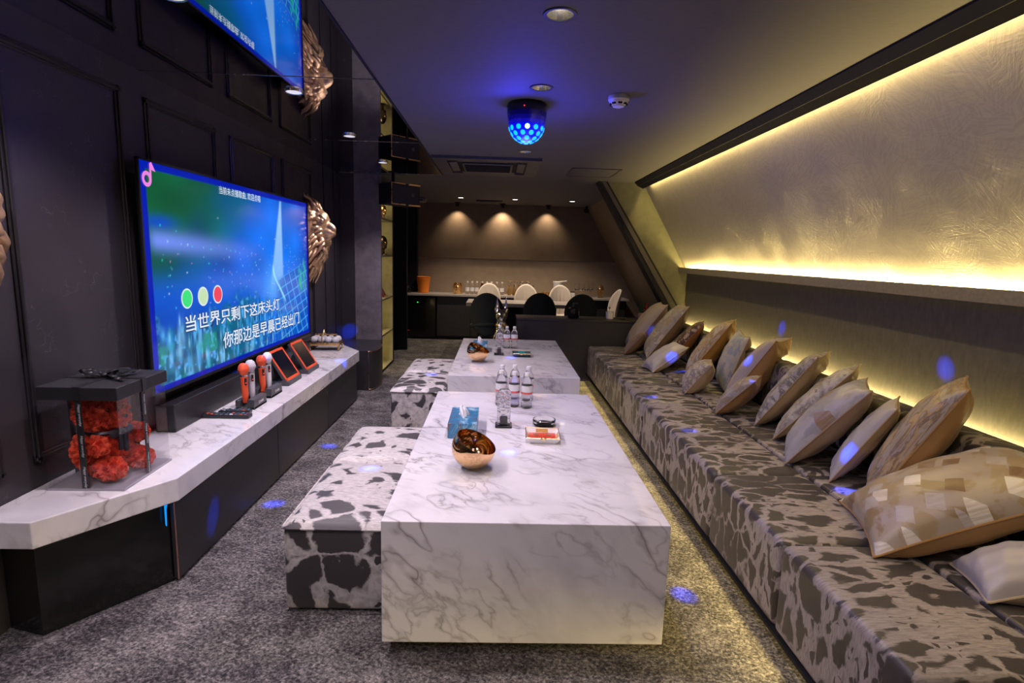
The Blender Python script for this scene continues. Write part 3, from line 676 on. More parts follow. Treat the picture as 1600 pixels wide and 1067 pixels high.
def television():
    t = thing('television', 'large wall television playing a blue concert video with lyrics', 'television', (-1.66, 3.744, 1.228))
    y0, y1, z0, z1 = -1.118, 1.118, -0.565, 0.565
    t.rotation_euler = (0, 0.0, 0)
    b = MB(); b.box((-0.020, 0, 0), (0.030, y1-y0-0.10, z1-z0-0.10), bev=0.004); b.box((-0.004, 0, 0), (0.006, y1-y0, z1-z0)); b.build('casing', MAT['black_satin'], t, smooth=False)
    b = MB(); w = 0.010
    for c, d in (((0.002, 0, z1-w/2), (0.014, y1-y0, w)), ((0.002, 0, z0+w*0.8), (0.014, y1-y0, w*1.6)), ((0.002, y0+w/2, 0), (0.014, w, z1-z0)), ((0.002, y1-w/2, 0), (0.014, w, z1-z0))): b.box(c, d)
    b.build('bezel', MAT['black'], t, smooth=False)
    sy0, sy1, sz0, sz1 = y0+w, y1-w, z0+w*1.6, z1-w
    nu, nv = 420, 236
    yy, zz = np.meshgrid(np.linspace(sy0, sy1, nu), np.linspace(sz0, sz1, nv))
    co = np.stack([np.full(yy.shape, 0.003), yy, zz], -1).reshape(-1, 3)
    me = bpy.data.meshes.new('screen')
    idx = np.arange(nu*nv).reshape(nv, nu); f = np.stack([idx[:-1, :-1], idx[:-1, 1:], idx[1:, 1:], idx[1:, :-1]], -1).reshape(-1, 4)
    me.vertices.add(nu*nv); me.vertices.foreach_set('co', co.astype(np.float32).ravel())
    me.loops.add(f.size); me.loops.foreach_set('vertex_index', f.astype(np.int32).ravel())
    me.polygons.add(len(f)); me.polygons.foreach_set('loop_start', np.arange(0, f.size, 4, dtype=np.int32)); me.update(calc_edges=True)
    at = me.color_attributes.new('picture', 'FLOAT_COLOR', 'POINT')
    at.data.foreach_set('color', np.concatenate([screen_colors(nu, nv), np.ones((nv, nu, 1))], -1).astype(np.float32).ravel())
    n = NT('screen_picture'); a = n.n('ShaderNodeAttribute', attribute_name='picture')
    n.set(base=(0.004, 0.004, 0.005), rough=0.12, emit=a.outputs['Color'], power=1.0)
    me.materials.append(n.m)
    o = bpy.data.objects.new('screen', me); COL.objects.link(o); o.parent = t
    Y, Z = 3.744, 1.228
    def line(name, s, ya, yb, za, zb):
        for k, (dy, dz) in enumerate(((-0.006, 0), (0.006, 0), (0, -0.006), (0, 0.006))) if name == 'lyric_line' else ():
            text_obj('lyric_outline', s, MAT['text_edge'], o, (0.0045+0.0003*k, ya-Y+dy, za-Z+dz), (0, 1, 0), (0, 0, 1), width=yb-ya, height=zb-za)
        text_obj(name, s, MAT['text_white'], o, (0.0065, ya-Y, za-Z), (0, 1, 0), (0, 0, 1), width=yb-ya, height=zb-za, bold=0.012 if name == 'lyric_line' else 0)
    line('lyric_line', '当世界只剩下这床头灯', 2.932, 4.192, 0.940, 1.030)
    line('lyric_line', '你那边是早晨已经出门', 3.320, 4.592, 0.785, 0.885)
    line('caption', '当前未点播歌曲, 欢迎点唱', 3.363, 3.926, 1.705, 1.752)
    for y, c in ((2.963, (0.03, 0.75, 0.20)), (3.124, (0.55, 0.75, 0.45)), (3.286, (0.85, 0.05, 0.10))):
        b = MB(); b.lathe([(0.0, 0.0), (0.046, 0.0)], n=36, mtx=Matrix.Rotation(PI/2, 4, 'Y')); b.build('countdown_dot', glow('dot', c, 1.0), o, loc=(0.0056, y-Y, 1.120-Z))
        b = MB(); b.lathe([(0.044, 0.0), (0.054, 0.0)], n=36, mtx=Matrix.Rotation(PI/2, 4, 'Y')); b.build('dot_ring', MAT['text_white'], o, loc=(0.0052, y-Y, 1.120-Z))
    b = MB(); b.lathe([(0.018, 0.0), (0.036, 0.0)], n=32, mtx=Matrix.Rotation(PI/2, 4, 'Y'))
    b.face([(0, 0.022, 0.0), (0, 0.036, 0.0), (0, 0.040, 0.075), (0, 0.026, 0.075)]); b.face([(0, 0.030, 0.075), (0, 0.040, 0.085), (0, 0.070, 0.040), (0, 0.040, 0.045)])
    lab(b.build('note_logo', glow('logo_pink', (0.85, 0.22, 0.75), 1.0), o, smooth=False, loc=(0.006, 2.690-Y, 1.702-Z)), 'pink ring and note logo')
    b = MB(); b.box((-0.0555, 0, 0), (0.045, 0.9, 0.5)); b.build('wall_bracket', MAT['black'], t, smooth=False)
television()
b = MB(); b.box((-1.655, 3.70, 0.536), (0.10, 2.0, 0.142), bev=0.006); o = b.build('sound_bar', MAT['black_satin'], None, smooth=False)
tag(o, 'long plain black box speaker lying on the marble right under the television', 'speaker')
# ------------------------------------------------------------------ lion heads
def lion(loc, label, seed, k=1.0):
    t = thing('lion_head', label, 'wall sculpture', loc, group=None)
    b = MB()
    E_ = b.ell
    E_((0.02, 0, -0.02), (0.13, 0.20, 0.30)); E_((0.10, 0, 0.06), (0.10, 0.11, 0.15)); E_((0.135, 0, 0.115), (0.065, 0.085, 0.075))
    E_((0.195, 0, 0.045), (0.075, 0.042, 0.048), (0, math.radians(28), 0)); E_((0.155, 0, 0.085), (0.07, 0.036, 0.04), (0, math.radians(35), 0))
    E_((0.235, 0, 0.030), (0.030, 0.034, 0.020)); E_((0.215, 0, -0.012), (0.045, 0.05, 0.036)); E_((0.185, 0.030, 0.0), (0.05, 0.034, 0.035)); E_((0.185, -0.030, 0.0), (0.05, 0.034, 0.035))
    E_((0.175, 0, -0.055), (0.045, 0.036, 0.028)); E_((0.12, 0, -0.10), (0.06, 0.07, 0.06))
    for s in (1, -1):
        E_((0.165, s*0.052, 0.112), (0.034, 0.03, 0.020), (0, 0, s*0.4)); E_((0.10, s*0.085, 0.03), (0.06, 0.035, 0.06)); E_((0.06, s*0.115, 0.19), (0.022, 0.036, 0.045))
    o = remeshed(b, 0.008, 'face', MAT['lion_gold'], t, 3)
    for v in o.data.vertices: v.co.x = max(v.co.x, 0.004)
    b = MB()
    for s in (1, -1): b.ell((0.172, s*0.047, 0.088), (0.012, 0.014, 0.009), u=10, v=8)
    b.build('eye', plain('eye_bronze', (0.25, 0.14, 0.06), 0.3, 1.0), t)
    rng = random.Random(seed); b = MB()
    rings = ((0.115, 0.165, 22, 0.11), (0.085, 0.215, 26, 0.14), (0.050, 0.265, 28, 0.16), (0.02, 0.30, 30, 0.14))
    for x0, r0, n, ln in rings:
        for q in range(n):
            a = 2*PI*(q+rng.uniform(-0.35, 0.35))/n
            ry = 0.70; dn = max(0, -math.sin(a))
            p0 = Vector((x0+rng.uniform(-0.015, 0.02), math.cos(a)*r0*ry*0.62, math.sin(a)*r0*0.72-0.01))
            out = Vector((0, math.cos(a)*ry, math.sin(a)))
            L = ln*(1+0.45*dn)*rng.uniform(0.75, 1.25)
            sw = rng.uniform(-0.6, 0.6); side = Vector((0, -out.z, out.y))
            pts = []; rs = []
            for i in range(7):
                f = i/6
                p = p0 + out*L*f + side*L*0.28*sw*math.sin(f*PI*1.2) + Vector((0.045*math.sin(f*PI)*(1-0.3*f) - 0.05*f*f, 0, -0.05*f*f*(0.4+abs(math.cos(a)))))
                pts.append(p); rs.append(0.028*(0.50+0.75*math.sin(min(1, f*1.15+0.12)*PI))*(1-0.55*f)+0.0015)
            b.tube(pts, rs, 7, flat=0.8)
    for v in b.bm.verts: v.co.x = max(v.co.x, 0.003)
    b.build('mane', MAT['lion_gold'], t, angle=75)
    t.scale = (k, k, k)
    return t
lion((XW+0.001, 5.12, 1.555), 'gold lion head on the dark wall at the far end of the television', 3)
lion((XW+0.001, 1.70, 1.49), 'gold lion head cropped by the left edge, nearest the camera', 9, 1.03)
# ------------------------------------------------------------------ microphones and stands
def mic_stand(loc, label):
    t = thing('microphone_stand', label, 'microphone stand', loc, 0)
    b = MB()
    b.prism([(-0.055, -0.085), (0.055, -0.085), (0.055, 0.085), (-0.055, 0.085)], 0, 0.012, 'z')
    b.prism([(0.012, 0.0), (0.055, 0.0), (0.055, 0.058), (0.022, 0.062), (0.012, 0.05)], -0.085, 0.085, 'y', bev=0.003)
    b.prism([(-0.055, 0.0), (-0.028, 0.0), (-0.028, 0.05), (-0.05, 0.058), (-0.055, 0.05)], -0.085, 0.085, 'y', bev=0.003)
    b.box((-0.008, 0.0, 0.018), (0.045, 0.03, 0.024)); b.box((-0.008, 0.079, 0.018), (0.045, 0.012, 0.024))
    b.build('cradle', MAT['grey_plastic'], t, smooth=False)
    text_obj('stand_logo', 'DAM', MAT['white_print'], t, (0.0556, -0.025, 0.022), (0, 1, 0), (0, 0, 1), width=0.062, height=0.017, bold=0.02)
    return t
def microphone(loc, label, m):
    t = thing('microphone', label, 'microphone', loc, 0)
    t.rotation_euler = (0, math.radians(-3), math.radians(-38))
    b = MB(); b.lathe([(0, 0), (0.013, 0.0), (0.016, 0.005), (0.0175, 0.05), (0.0205, 0.150), (0.021, 0.158), (0, 0.158)], n=24); b.build('handle', m, t)
    b = MB(); b.lathe([(0.0205, 0.157), (0.0225, 0.158), (0.0225, 0.167), (0.0215, 0.168)], n=24); b.build('collar', MAT['steel'], t)
    b = MB(); b.lathe([(0, 0.166), (0.020, 0.167), (0.028, 0.188), (0.0305, 0.196), (0.0305, 0.202), (0.029, 0.206), (0.027, 0.218), (0.020, 0.229), (0.010, 0.235), (0, 0.236)], n=28); b.build('grille', m, t)
    b = MB(); b.box((0.0195, -0.002, 0.128), (0.006, 0.015, 0.042), bev=0.0025); sw = b.build('switch_plate', MAT['black_satin'], t)
    b = MB(); b.ell((0.0228, -0.002, 0.120), (0.002, 0.004, 0.004), u=10, v=8); b.build('switch_light', MAT['red_led'], sw)
    return t
mic_stand((-1.455, 3.215, TC), 'grey microphone stand behind the remote controls, nearer of the two')
mic_stand((-1.462, 3.475, TC), 'grey microphone stand beside the red framed tablet, farther of the two')
zz = TC+0.032
microphone((-1.465, 3.165, zz), 'red microphone in the stand nearest the remote controls', MAT['orange_red'])
microphone((-1.465, 3.255, zz+0.002), 'silver microphone in the nearer stand, behind its red neighbour', MAT['silver_plastic'])
microphone((-1.472, 3.425, zz), 'red microphone in the farther stand, standing between two pale ones', MAT['orange_red'])
microphone((-1.472, 3.515, zz+0.002), 'lilac-white microphone next to the first red framed tablet', MAT['white_plastic'])
# ------------------------------------------------------------------ song tablets
def tablet(loc, label):
    t = thing('song_tablet', label, 'tablet', loc, 0)
    tilt = math.radians(-32)
    R_ = Matrix.Translation((0.0, 0, 0.125)) @ Matrix.Rotation(tilt, 4, 'Y')
    b = MB(); b.box((0, 0, 0), (0.022, 0.245, 0.235), bev=0.006)
    bmesh.ops.transform(b.bm, matrix=R_, verts=b.bm.verts[:]); b.build('case', MAT['grey_plastic'], t, smooth=False)
    b = MB(); w = 0.018
    for c, d in (((0.013, 0, 0.1085), (0.006, 0.245, w)), ((0.013, 0, -0.1085), (0.006, 0.245, w)), ((0.013, 0.1135, 0), (0.006, w, 0.235)), ((0.013, -0.1135, 0), (0.006, w, 0.235))): b.box(c, d, bev=0.002, seg=1)
    bmesh.ops.transform(b.bm, matrix=R_, verts=b.bm.verts[:]); lab(b.build('bezel', MAT['orange_red'], t, smooth=False), 'orange-red bezel')
    b = MB(); b.box((0.0125, 0, 0), (0.003, 0.212, 0.202)); bmesh.ops.transform(b.bm, matrix=R_, verts=b.bm.verts[:])
    sc = b.build('screen', plain('tablet_glass', (0.006, 0.008, 0.016), 0.08), t, smooth=False)
    for k in range(5):
        b = MB(); b.box((0.0145, 0.02+0.018*k, -0.088), (0.001, 0.010, 0.006)); bmesh.ops.transform(b.bm, matrix=R_, verts=b.bm.verts[:]); b.build('button', MAT['steel'], sc, smooth=False)
    b = MB(); b.prism([(-0.10, 0), (0.085, 0), (0.085, 0.028), (0.055, 0.045), (0.02, 0.03), (-0.10, 0.018)], -0.125, 0.125, 'y', bev=0.003)
    b.prism([(-0.09, 0.015), (-0.03, 0.015), (-0.045, 0.12), (-0.06, 0.13)], -0.06, 0.06, 'y'); b.build('dock', MAT['grey_plastic'], t, smooth=False)
    return t
tablet((-1.505, 3.835, TC), 'red framed tablet on a dock next to the lilac-white microphone')
tablet((-1.500, 4.215, TC), 'red framed tablet on a dock nearer the golden tray')
# ------------------------------------------------------------------ remote controls
def remote(loc, rz, label, L, Wd):
    t = thing('remote_control', label, 'remote control', loc, rz)
    b = MB(); b.box((0, 0, 0.011), (L, Wd, 0.020), bev=0.005); b.build('body', MAT['black_satin'], t, smooth=False)
    cols = [MAT['steel'], MAT['steel'], MAT['white_plastic'], MAT['orange_red'], plain('teal_button', (0.02, 0.35, 0.45), 0.4)]
    rng = random.Random(int(L*1000))
    for i in range(9):
        for j in range(3):
            b = MB(); b.box((-L*0.42+i*L*0.105, (j-1)*Wd*0.28, 0.0225), (L*0.06, Wd*0.17, 0.004), bev=0.001, seg=1)
            b.build('button', cols[rng.choice([0, 0, 0, 1, 1, 2, 3, 4]) if (i+j) % 2 else 0], t, smooth=False)
    return t
remote((-1.480, 2.975, TC), math.radians(1), 'larger black remote control, front of the two on the marble', 0.25, 0.055)
remote((-1.475, 3.055, TC), math.radians(3), 'smaller black remote control behind the larger one', 0.17, 0.05)
# ------------------------------------------------------------------ golden tray with glass balls
def tray():
    t = thing('golden_tray', 'small golden footed tray with a handle bar on the marble cabinet end', 'tray', (-1.615, 5.18, TC), math.radians(4))
    b = MB(); b.box((0, 0, 0.052), (0.27, 0.17, 0.010), bev=0.003)
    for s, w, d in ((1, 0.27, 0.008), (-1, 0.27, 0.008)): b.box((0, s*0.085, 0.065), (w, d, 0.022), bev=0.002)
    for s in (1, -1): b.box((s*0.135, 0, 0.065), (0.008, 0.178, 0.022), bev=0.002)
    b.build('tray_body', MAT['gold'], t, smooth=False)
    for sx in (1, -1):
        for sy in (1, -1):
            b = MB(); b.tube([(sx*0.125, sy*0.075, 0.05), (sx*0.135, sy*0.082, 0.03), (sx*0.125, sy*0.078, 0.012), (sx*0.14, sy*0.088, 0.004)], [0.012, 0.008, 0.007, 0.004], 8); b.build('foot', MAT['gold'], t)
    b = MB(); b.tube([(-0.02, -0.085, 0.07), (-0.02, -0.085, 0.14)], 0.004); b.tube([(-0.02, 0.085, 0.07), (-0.02, 0.085, 0.14)], 0.004); b.tube([(-0.10, 0, 0.142), (0.10, 0, 0.142)], 0.008); b.tube([(-0.02, -0.085, 0.14), (-0.02, -0.03, 0.15), (-0.02, 0, 0.185), (-0.02, 0.03, 0.15), (-0.02, 0.085, 0.14)], 0.005)
    b.build('handle', MAT['gold'], t)
    n = 0
    for i in range(4):
        for j in range(2):
            b = MB(); b.ell((0, 0, 0), (0.036, 0.036, 0.033), u=12, v=8)
            o = b.build('glass_ball', MAT['frosted'], None, smooth=False); o.location = (-1.615-0.10+i*0.066, 5.18-0.04+j*0.08, TC+0.097)
            tag(o, 'clear faceted glass ball lying in the golden tray', 'glass ball', 'glass balls in the golden tray')
tray()
# ------------------------------------------------------------------ gift box with the rose bear
ROSE = None
def rose_into(b, p, nrm, r, spin):
    """a foam rose: spiral petal wall on a cushion"""
    d = Vector(nrm).normalized(); mt = Matrix.Translation(Vector(p)) @ d.to_track_quat('Z', 'Y').to_matrix().to_4x4() @ Matrix.Rotation(spin, 4, 'Z')
    lo, hi = [], []; n = 26
    for k in range(n+1):
        f = k/n; a = f*2*PI*2.7; q = r*(0.10+0.90*f); wob = 1+0.10*math.sin(a*2.5)
        lo.append(b.bm.verts.new(mt @ Vector((q*0.75*math.cos(a), q*0.75*math.sin(a), -r*0.25)))); hi.append(b.bm.verts.new(mt @ Vector((q*wob*math.cos(a), q*wob*math.sin(a), r*(0.80-0.50*f*f)))))
    for k in range(n): b.bm.faces.new((lo[k], lo[k+1], hi[k+1], hi[k]))
def rose_blob(name, c, rad, r, parent, seed):
    rng = random.Random(seed); b = MB(); b.ell(c, [q*0.93 for q in rad], u=16, v=10)
    area = 4*PI*((rad[0]*rad[1])**1.6/3+(rad[0]*rad[2])**1.6/3+(rad[1]*rad[2])**1.6/3)**(1/1.6); n = max(10, int(area/(r*r*2.3)))
    for k in range(n):
        z = 1-2*(k+0.5)/n; a = k*2.39996; q = math.sqrt(1-z*z); d = Vector((q*math.cos(a), q*math.sin(a), z))
        p = Vector(c)+Vector((d.x*rad[0], d.y*rad[1], d.z*rad[2])); nn = Vector((d.x/rad[0], d.y/rad[1], d.z/rad[2]))
        rose_into(b, p, nn, r*rng.uniform(0.9, 1.12), rng.uniform(0, 6))
    return b.build(name, MAT['rose_red'], parent, smooth=False)
def gift():
    bx, by = -1.553, 2.172; hw, hd, H = 0.137, 0.155, 0.355; rz = math.radians(1.5)
    t = thing('gift_box', 'clear square gift box with black lid and bow on the cabinet', 'gift box', (bx, by, TC), rz)
    b = MB(); b.box((0, 0, 0.004), (hw*2+0.012, hd*2+0.012, 0.008)); b.build('base_plate', plain('grey_card', (0.32, 0.31, 0.34), 0.6), t, smooth=False)
    for c, d in (((0, -hd, H/2+0.006), (hw*2, 0.0015, H)), ((0, hd, H/2+0.006), (hw*2, 0.0015, H)), ((-hw, 0, H/2+0.006), (0.0015, hd*2, H)), ((hw, 0, H/2+0.006), (0.0015, hd*2, H))):
        b = MB(); b.box(c, d); b.build('clear_panel', MAT['acrylic'], t, smooth=False)
    b = MB(); b.box((0, 0, H+0.025), (hw*2+0.016, hd*2+0.016, 0.050), bev=0.002, seg=1); lab(b.build('lid', plain('black_card', (0.014, 0.014, 0.017), 0.55), t, smooth=False), 'black card lid')
    rib = plain('black_satin_ribbon', (0.018, 0.018, 0.02), 0.3); w = 0.0125
    # two ribbons: over the lid and down the sides
    X1, Y1, top = hw+0.0105, hd+0.0105, H+0.0512
    for k in range(2):
        b = MB()
        if k == 0:
            pts = [(0.0, -hd-0.004, 0.0105), (0.0, -hd-0.004, H-0.004), (0.0, -Y1, H), (0.0, -Y1, top), (0.0, Y1, top), (0.0, Y1, H), (0.0, hd+0.004, 0.0105)]
            off = Vector((w, 0, 0))
        else:
            pts = [(-hw-0.004, 0, 0.0105), (-X1, 0, H), (-X1, 0, top+0.0008), (X1, 0, top+0.0008), (X1, 0, H), (hw+0.004, 0, H-0.004), (hw+0.004, 0, 0.0105)]
            off = Vector((0, w, 0))
        for p, q in zip(pts, pts[1:]):
            p, q = Vector(p), Vector(q); b.face([p-off, q-off, q+off, p+off])
        r = b.build('ribbon', rib, t, smooth=False, solid=0.0008)
        for j in range(3):
            z = H-0.015-j*0.122
            if k == 0: text_obj('ribbon_print', 'Happy everyday', MAT['white_print'], r, (-0.004, -hd-0.0052, z), (0, 0, -1), (1, 0, 0), width=0.085, shear=0.3)
            else: text_obj('ribbon_print', 'Happy everyday', MAT['white_print'], r, (hw+0.0052, -0.004, z), (0, 0, -1), (0, 1, 0), width=0.085, shear=0.3)
    b = MB()
    def loop(ax, L, h, lean):
        pts = []; a = Vector((math.cos(ax), math.sin(ax), 0)); s = Vector((-a.y, a.x, 0))*0.013
        for k in range(13):
            f = k/12*2*PI; pts.append(a*(L*(1-math.cos(f))/2) + Vector((0, 0, top+0.004+h*(0.5+0.5*math.sin(f-lean)))))
        for p, q in zip(pts, pts[1:]): b.face([p-s, q-s, q+s, p+s])
    for ax, L, h in ((0.35, 0.085, 0.032), (PI+0.2, 0.085, 0.034), (1.3, 0.05, 0.02)): loop(ax, L, h, 0.6)
    for ax, L in ((-0.5, 0.13), (0.75, 0.12), (PI-0.45, 0.11)):
        a = Vector((math.cos(ax), math.sin(ax), 0)); s = Vector((-a.y, a.x, 0))*0.011
        pts = [a*L*f + Vector((0, 0, top+0.006+0.012*math.sin(f*PI*1.5)**2)) for f in (0, 0.25, 0.5, 0.75, 1)]
        for p, q in zip(pts, pts[1:]): b.face([p-s, q-s, q+s, p+s])
    b.ell((0, 0, top+0.012), (0.014, 0.016, 0.010), u=12, v=8)
    b.build('bow', rib, t, solid=0.0008)
    # the bear
    t = thing('rose_bear', 'red bear made of foam roses inside the clear gift box', 'bear', (bx-0.02, by, TC+0.018), math.radians(-10)); t.scale = (1.11, 1.11, 1.11)
    rose_blob('body', (-0.015, 0, 0.085), (0.078, 0.088, 0.085), 0.0195, t, 1)
    rose_blob('head', (-0.01, 0, 0.225), (0.068, 0.078, 0.068), 0.019, t, 2)
    rose_blob('snout', (0.060, 0, 0.205), (0.030, 0.034, 0.028), 0.0145, t, 3)
    for s in (1, -1):
        rose_blob('ear', (-0.02, s*0.062, 0.282), (0.020, 0.026, 0.026), 0.009, t, 4+s)
        rose_blob('arm', (0.045, s*0.088, 0.125), (0.042, 0.026, 0.028), 0.0165, t, 7+s)
        rose_blob('leg', (0.068, s*0.062, 0.036), (0.050, 0.036, 0.034), 0.017, t, 10+s)
    b = MB()
    for s in (1, -1): b.ell((0.052, s*0.030, 0.240), 0.007, u=10, v=8)
    b.ell((0.090, 0, 0.214), (0.006, 0.010, 0.007), u=10, v=8); b.build('eyes_and_nose', MAT['black_gloss'], t)
    b = MB(); b.lathe([(0.062, 0.150), (0.066, 0.156), (0.062, 0.164)], n=24); b.ell((0.070, 0.0, 0.155), (0.012, 0.012, 0.012), u=10, v=8)
    for s in (1, -1): b.ell((0.068, s*0.026, 0.155), (0.008, 0.026, 0.018), u=12, v=8)
    b.box((0.076, 0.008, 0.115), (0.004, 0.018, 0.07)); b.box((0.074, -0.012, 0.12), (0.004, 0.018, 0.06)); lab(b.build('neck_bow', plain('dark_navy_ribbon', (0.012, 0.012, 0.022), 0.35), t), 'dark ribbon bow at the neck')
gift()
# ------------------------------------------------------------------ wall speaker
def wall_speaker():
    t = thing('wall_speaker', 'black box speaker with copper edges beside the lit niche', 'speaker', (-0.985, 5.90, 1.99), math.radians(47))
    w = 0.182
    b = MB(); b.box((0, 0.11, 0), (w*2, 0.22, 0.215), bev=0.006); b.build('cabinet', MAT['black'], t, smooth=False)
    b = MB(); b.box((0.0, -0.003, 0), (w*2-0.03, 0.008, 0.19), bev=0.003); b.build('grille', plain('grille_cloth', (0.018, 0.017, 0.020), 0.8, grain=0.3, gscale=200), t, smooth=False)
    b = MB()
    b.tube([(-0.01, -0.008, 0.105), (-w, -0.008, 0.105), (-w, -0.008, -0.105), (-0.01, -0.008, -0.105)], 0.0065, 6); b.tube([(0.03, -0.008, 0.105), (w, -0.008, 0.105)], 0.009, 6); b.tube([(0.03, -0.008, -0.105), (w, -0.008, -0.105)], 0.009, 6); b.build('copper_edge', MAT['rose_gold'], t)
    b = MB(); b.lathe([(0, 0.004), (0.012, 0.003), (0.02, 0.0)], mtx=Matrix.Rotation(PI/2, 4, 'X')); b.build('emblem', MAT['grey_plastic'], t, loc=(0.09, -0.007, 0.0))
    b = MB(); b.cyl((-0.05, 0.15, 0.1), (-0.05, 0.15, ZC-1.992), 0.016); b.cyl((-0.05, 0.15, ZC-1.999), (-0.05, 0.15, ZC-1.992), 0.05); b.build('bracket', MAT['black'], t)
wall_speaker()
# ------------------------------------------------------------------ niche ornaments
def ornaments():
    def mask(loc, label, s=1.0, m='gold'):
        t = thing('face_ornament', label, 'ornament', loc, math.radians(50))
        b = MB(); b.ell((0, 0, 0.14*s), (0.055*s, 0.05*s, 0.085*s)); b.ell((0, -0.05*s, 0.13*s), (0.012*s, 0.02*s, 0.025*s)); b.ell((0, -0.03*s, 0.085*s), (0.03*s, 0.025*s, 0.018*s)); b.cyl((0, 0, 0.012*s), (0, 0, 0.08*s), 0.022*s)
        remeshed(b, 0.006*s, 'head', MAT[m], t, 3)
        b = MB(); b.cyl((0, 0, 0), (0, 0, 0.012*s), 0.045*s); b.build('base', MAT['black_gloss'], t)
    mask((-1.395, 6.74, 1.777), 'gold face ornament on the top lit niche shelf', 0.75)
    mask((-1.395, 6.72, 1.360), 'dark bronze face ornament in the middle of the lit niche', 1.0, 'eyeb')
    t = thing('ring_ornament', 'gold ring ornament in the niche behind the wall speaker', 'ornament', (-1.40, 6.62, 1.777))
    b = MB(); b.tube([(0, 0.05*math.cos(a), 0.075+0.05*math.sin(a)) for a in [k*PI/10 for k in range(21)]], 0.009); b.build('ring', MAT['gold'], t)
    b = MB(); b.cyl((0, 0, 0), (0, 0, 0.03), 0.03); b.build('base', MAT['gold'], t)
    t = thing('open_book', 'dark red tilted book with gold edges on the lower niche shelf', 'book', (-1.41, 6.70, 0.855))
    b = MB(); b.box((0, 0, 0.075), (0.02, 0.13, 0.17), (0, math.radians(-28), 0)); b.build('cover', plain('wine_card', (0.16, 0.02, 0.05), 0.4), t, smooth=False)
    b = MB(); b.box((0.03, 0, 0.012), (0.05, 0.12, 0.02)); b.build('stand', MAT['gold'], t, smooth=False)
MAT['eyeb'] = plain('dark_bronze', (0.10, 0.07, 0.04), 0.3, 1.0)
ornaments()
# ================================================================== TABLES, POUFS, SOFA
TT = 0.505
def coffee_table(x0, x1, y0, y1, label):
    cx, cy = (x0+x1)/2, (y0+y1)/2
    t = thing('coffee_table', label, 'coffee table', (cx, cy, 0))
    b = MB(); b.box((0, 0, (0.055+TT)/2), (x1-x0, y1-y0, TT-0.055), bev=0.003); b.build('marble_block', MAT['marble'], t, smooth=False)
    b = MB(); b.box((0.02, 0, 0.0275), (x1-x0-0.20, y1-y0-0.20, 0.055)); b.build('plinth', MAT['black'], t, smooth=False)
    return t
coffee_table(-0.374, 0.611, 1.735, 3.515, 'big white marble block table nearest the camera, with a copper bowl')
coffee_table(-0.357, 0.632, 4.0, 5.83, 'white marble block table at the far end, with a teal ashtray')
def pouf(y0, y1, label, x0=-0.80, x1=-0.392):
    t = thing('pouf', label, 'pouf', ((x0+x1)/2, (y0+y1)/2, 0)); w, d = x1-x0, y1-y0
    b = MB(); b.box((0, 0, 0.180), (w-0.01, d-0.01, 0.340), bev=0.018, seg=3); b.build('body', MAT['hide'], t, angle=60)
    b = MB()
    def top(u, v):
        x, y = (u-0.5)*2, (v-0.5)*2; e = max(abs(x), abs(y)); k = (1-abs(x)**8)*(1-abs(y)**8)
        return (x*w/2, y*d/2, 0.350 + 0.028*k**0.35 + 0.010*(1-x*x)*(1-y*y))
    b.grid(top, 24, 30); b.build('cushion_top', MAT['hide'], t, angle=80)
    b = MB(); c = 0.03; pts = []
    for sx, sy, a0 in ((1, 1, 0), (-1, 1, PI/2), (-1, -1, PI), (1, -1, 1.5*PI)):
        for k in range(5): a = a0+k*PI/8; pts.append((sx*(w/2-c)+c*math.cos(a), sy*(d/2-c)+c*math.sin(a), 0.350))
    b.tube(pts+[pts[0]], 0.005, 6, caps=False); b.build('piping', MAT['hide'], t)
    for sx in (1, -1):
        for sy in (1, -1):
            b = MB(); b.cyl((sx*(w/2-0.05), sy*(d/2-0.05), 0), (sx*(w/2-0.05), sy*(d/2-0.05), 0.014), 0.02); b.build('foot', MAT['black'], t)
    return t
pouf(1.962, 2.597, 'cowhide print pouf nearest the camera, its front side fully in view')
pouf(2.612, 3.172, 'cowhide print pouf tucked behind the nearest one, only its top showing')
pouf(4.068, 4.700, 'cowhide print pouf beside the far table, its front side in view')
pouf(4.715, 5.335, 'farthest cowhide print pouf, at the far end of the aisle')
# ------------------------------------------------------------------ sofa
def sofa():
    t = thing('sofa', 'very long cowhide print sofa along the right wall', 'sofa', (0, 0, 0))
    ys = [-0.74, -0.10, 0.54, 1.18, 1.82, 2.46, 3.10, 3.74, 4.38, 5.02, 5.60, 6.17]
    for a, c in zip(ys, ys[1:]):
        def blk(x0, x1, z0, z1, r, crown, name):
            b = MB(); b.box(((x0+x1)/2, (a+c)/2, (z0+z1)/2), (x1-x0, c-a-0.003, z1-z0), bev=r, seg=4)
            if crown:
                for v in b.bm.verts:
                    if v.co.z > z1-0.001:
                        u, w = (v.co.x-(x0+x1)/2)/(x1-x0)*2, (v.co.y-(a+c)/2)/(c-a)*2
            b.build(name, MAT['sofa_hide'], t, angle=50)
        blk(1.045, 1.496, 0.062, 0.405, 0.030, 0.008, 'seat')
        blk(1.504, 1.885, 0.062, 0.405, 0.016, 0, 'rear_seat')
        blk(1.875, 2.045, 0.402, 0.738, 0.040, 0, 'backrest')
    b = MB(); b.box((1.49, 2.715, 0.045), (0.78, 8.85, 0.034)); b.box((1.6, 2.715, 0.0125), (0.6, 8.7, 0.025)); b.box((1.96, 2.715, 0.2325), (0.155, 8.85, 0.34))
    b.box((1.056, 2.715, 0.0565), (0.030, 8.85, 0.014)); b.build('base_rail', MAT['black'], t, smooth=False)
sofa()
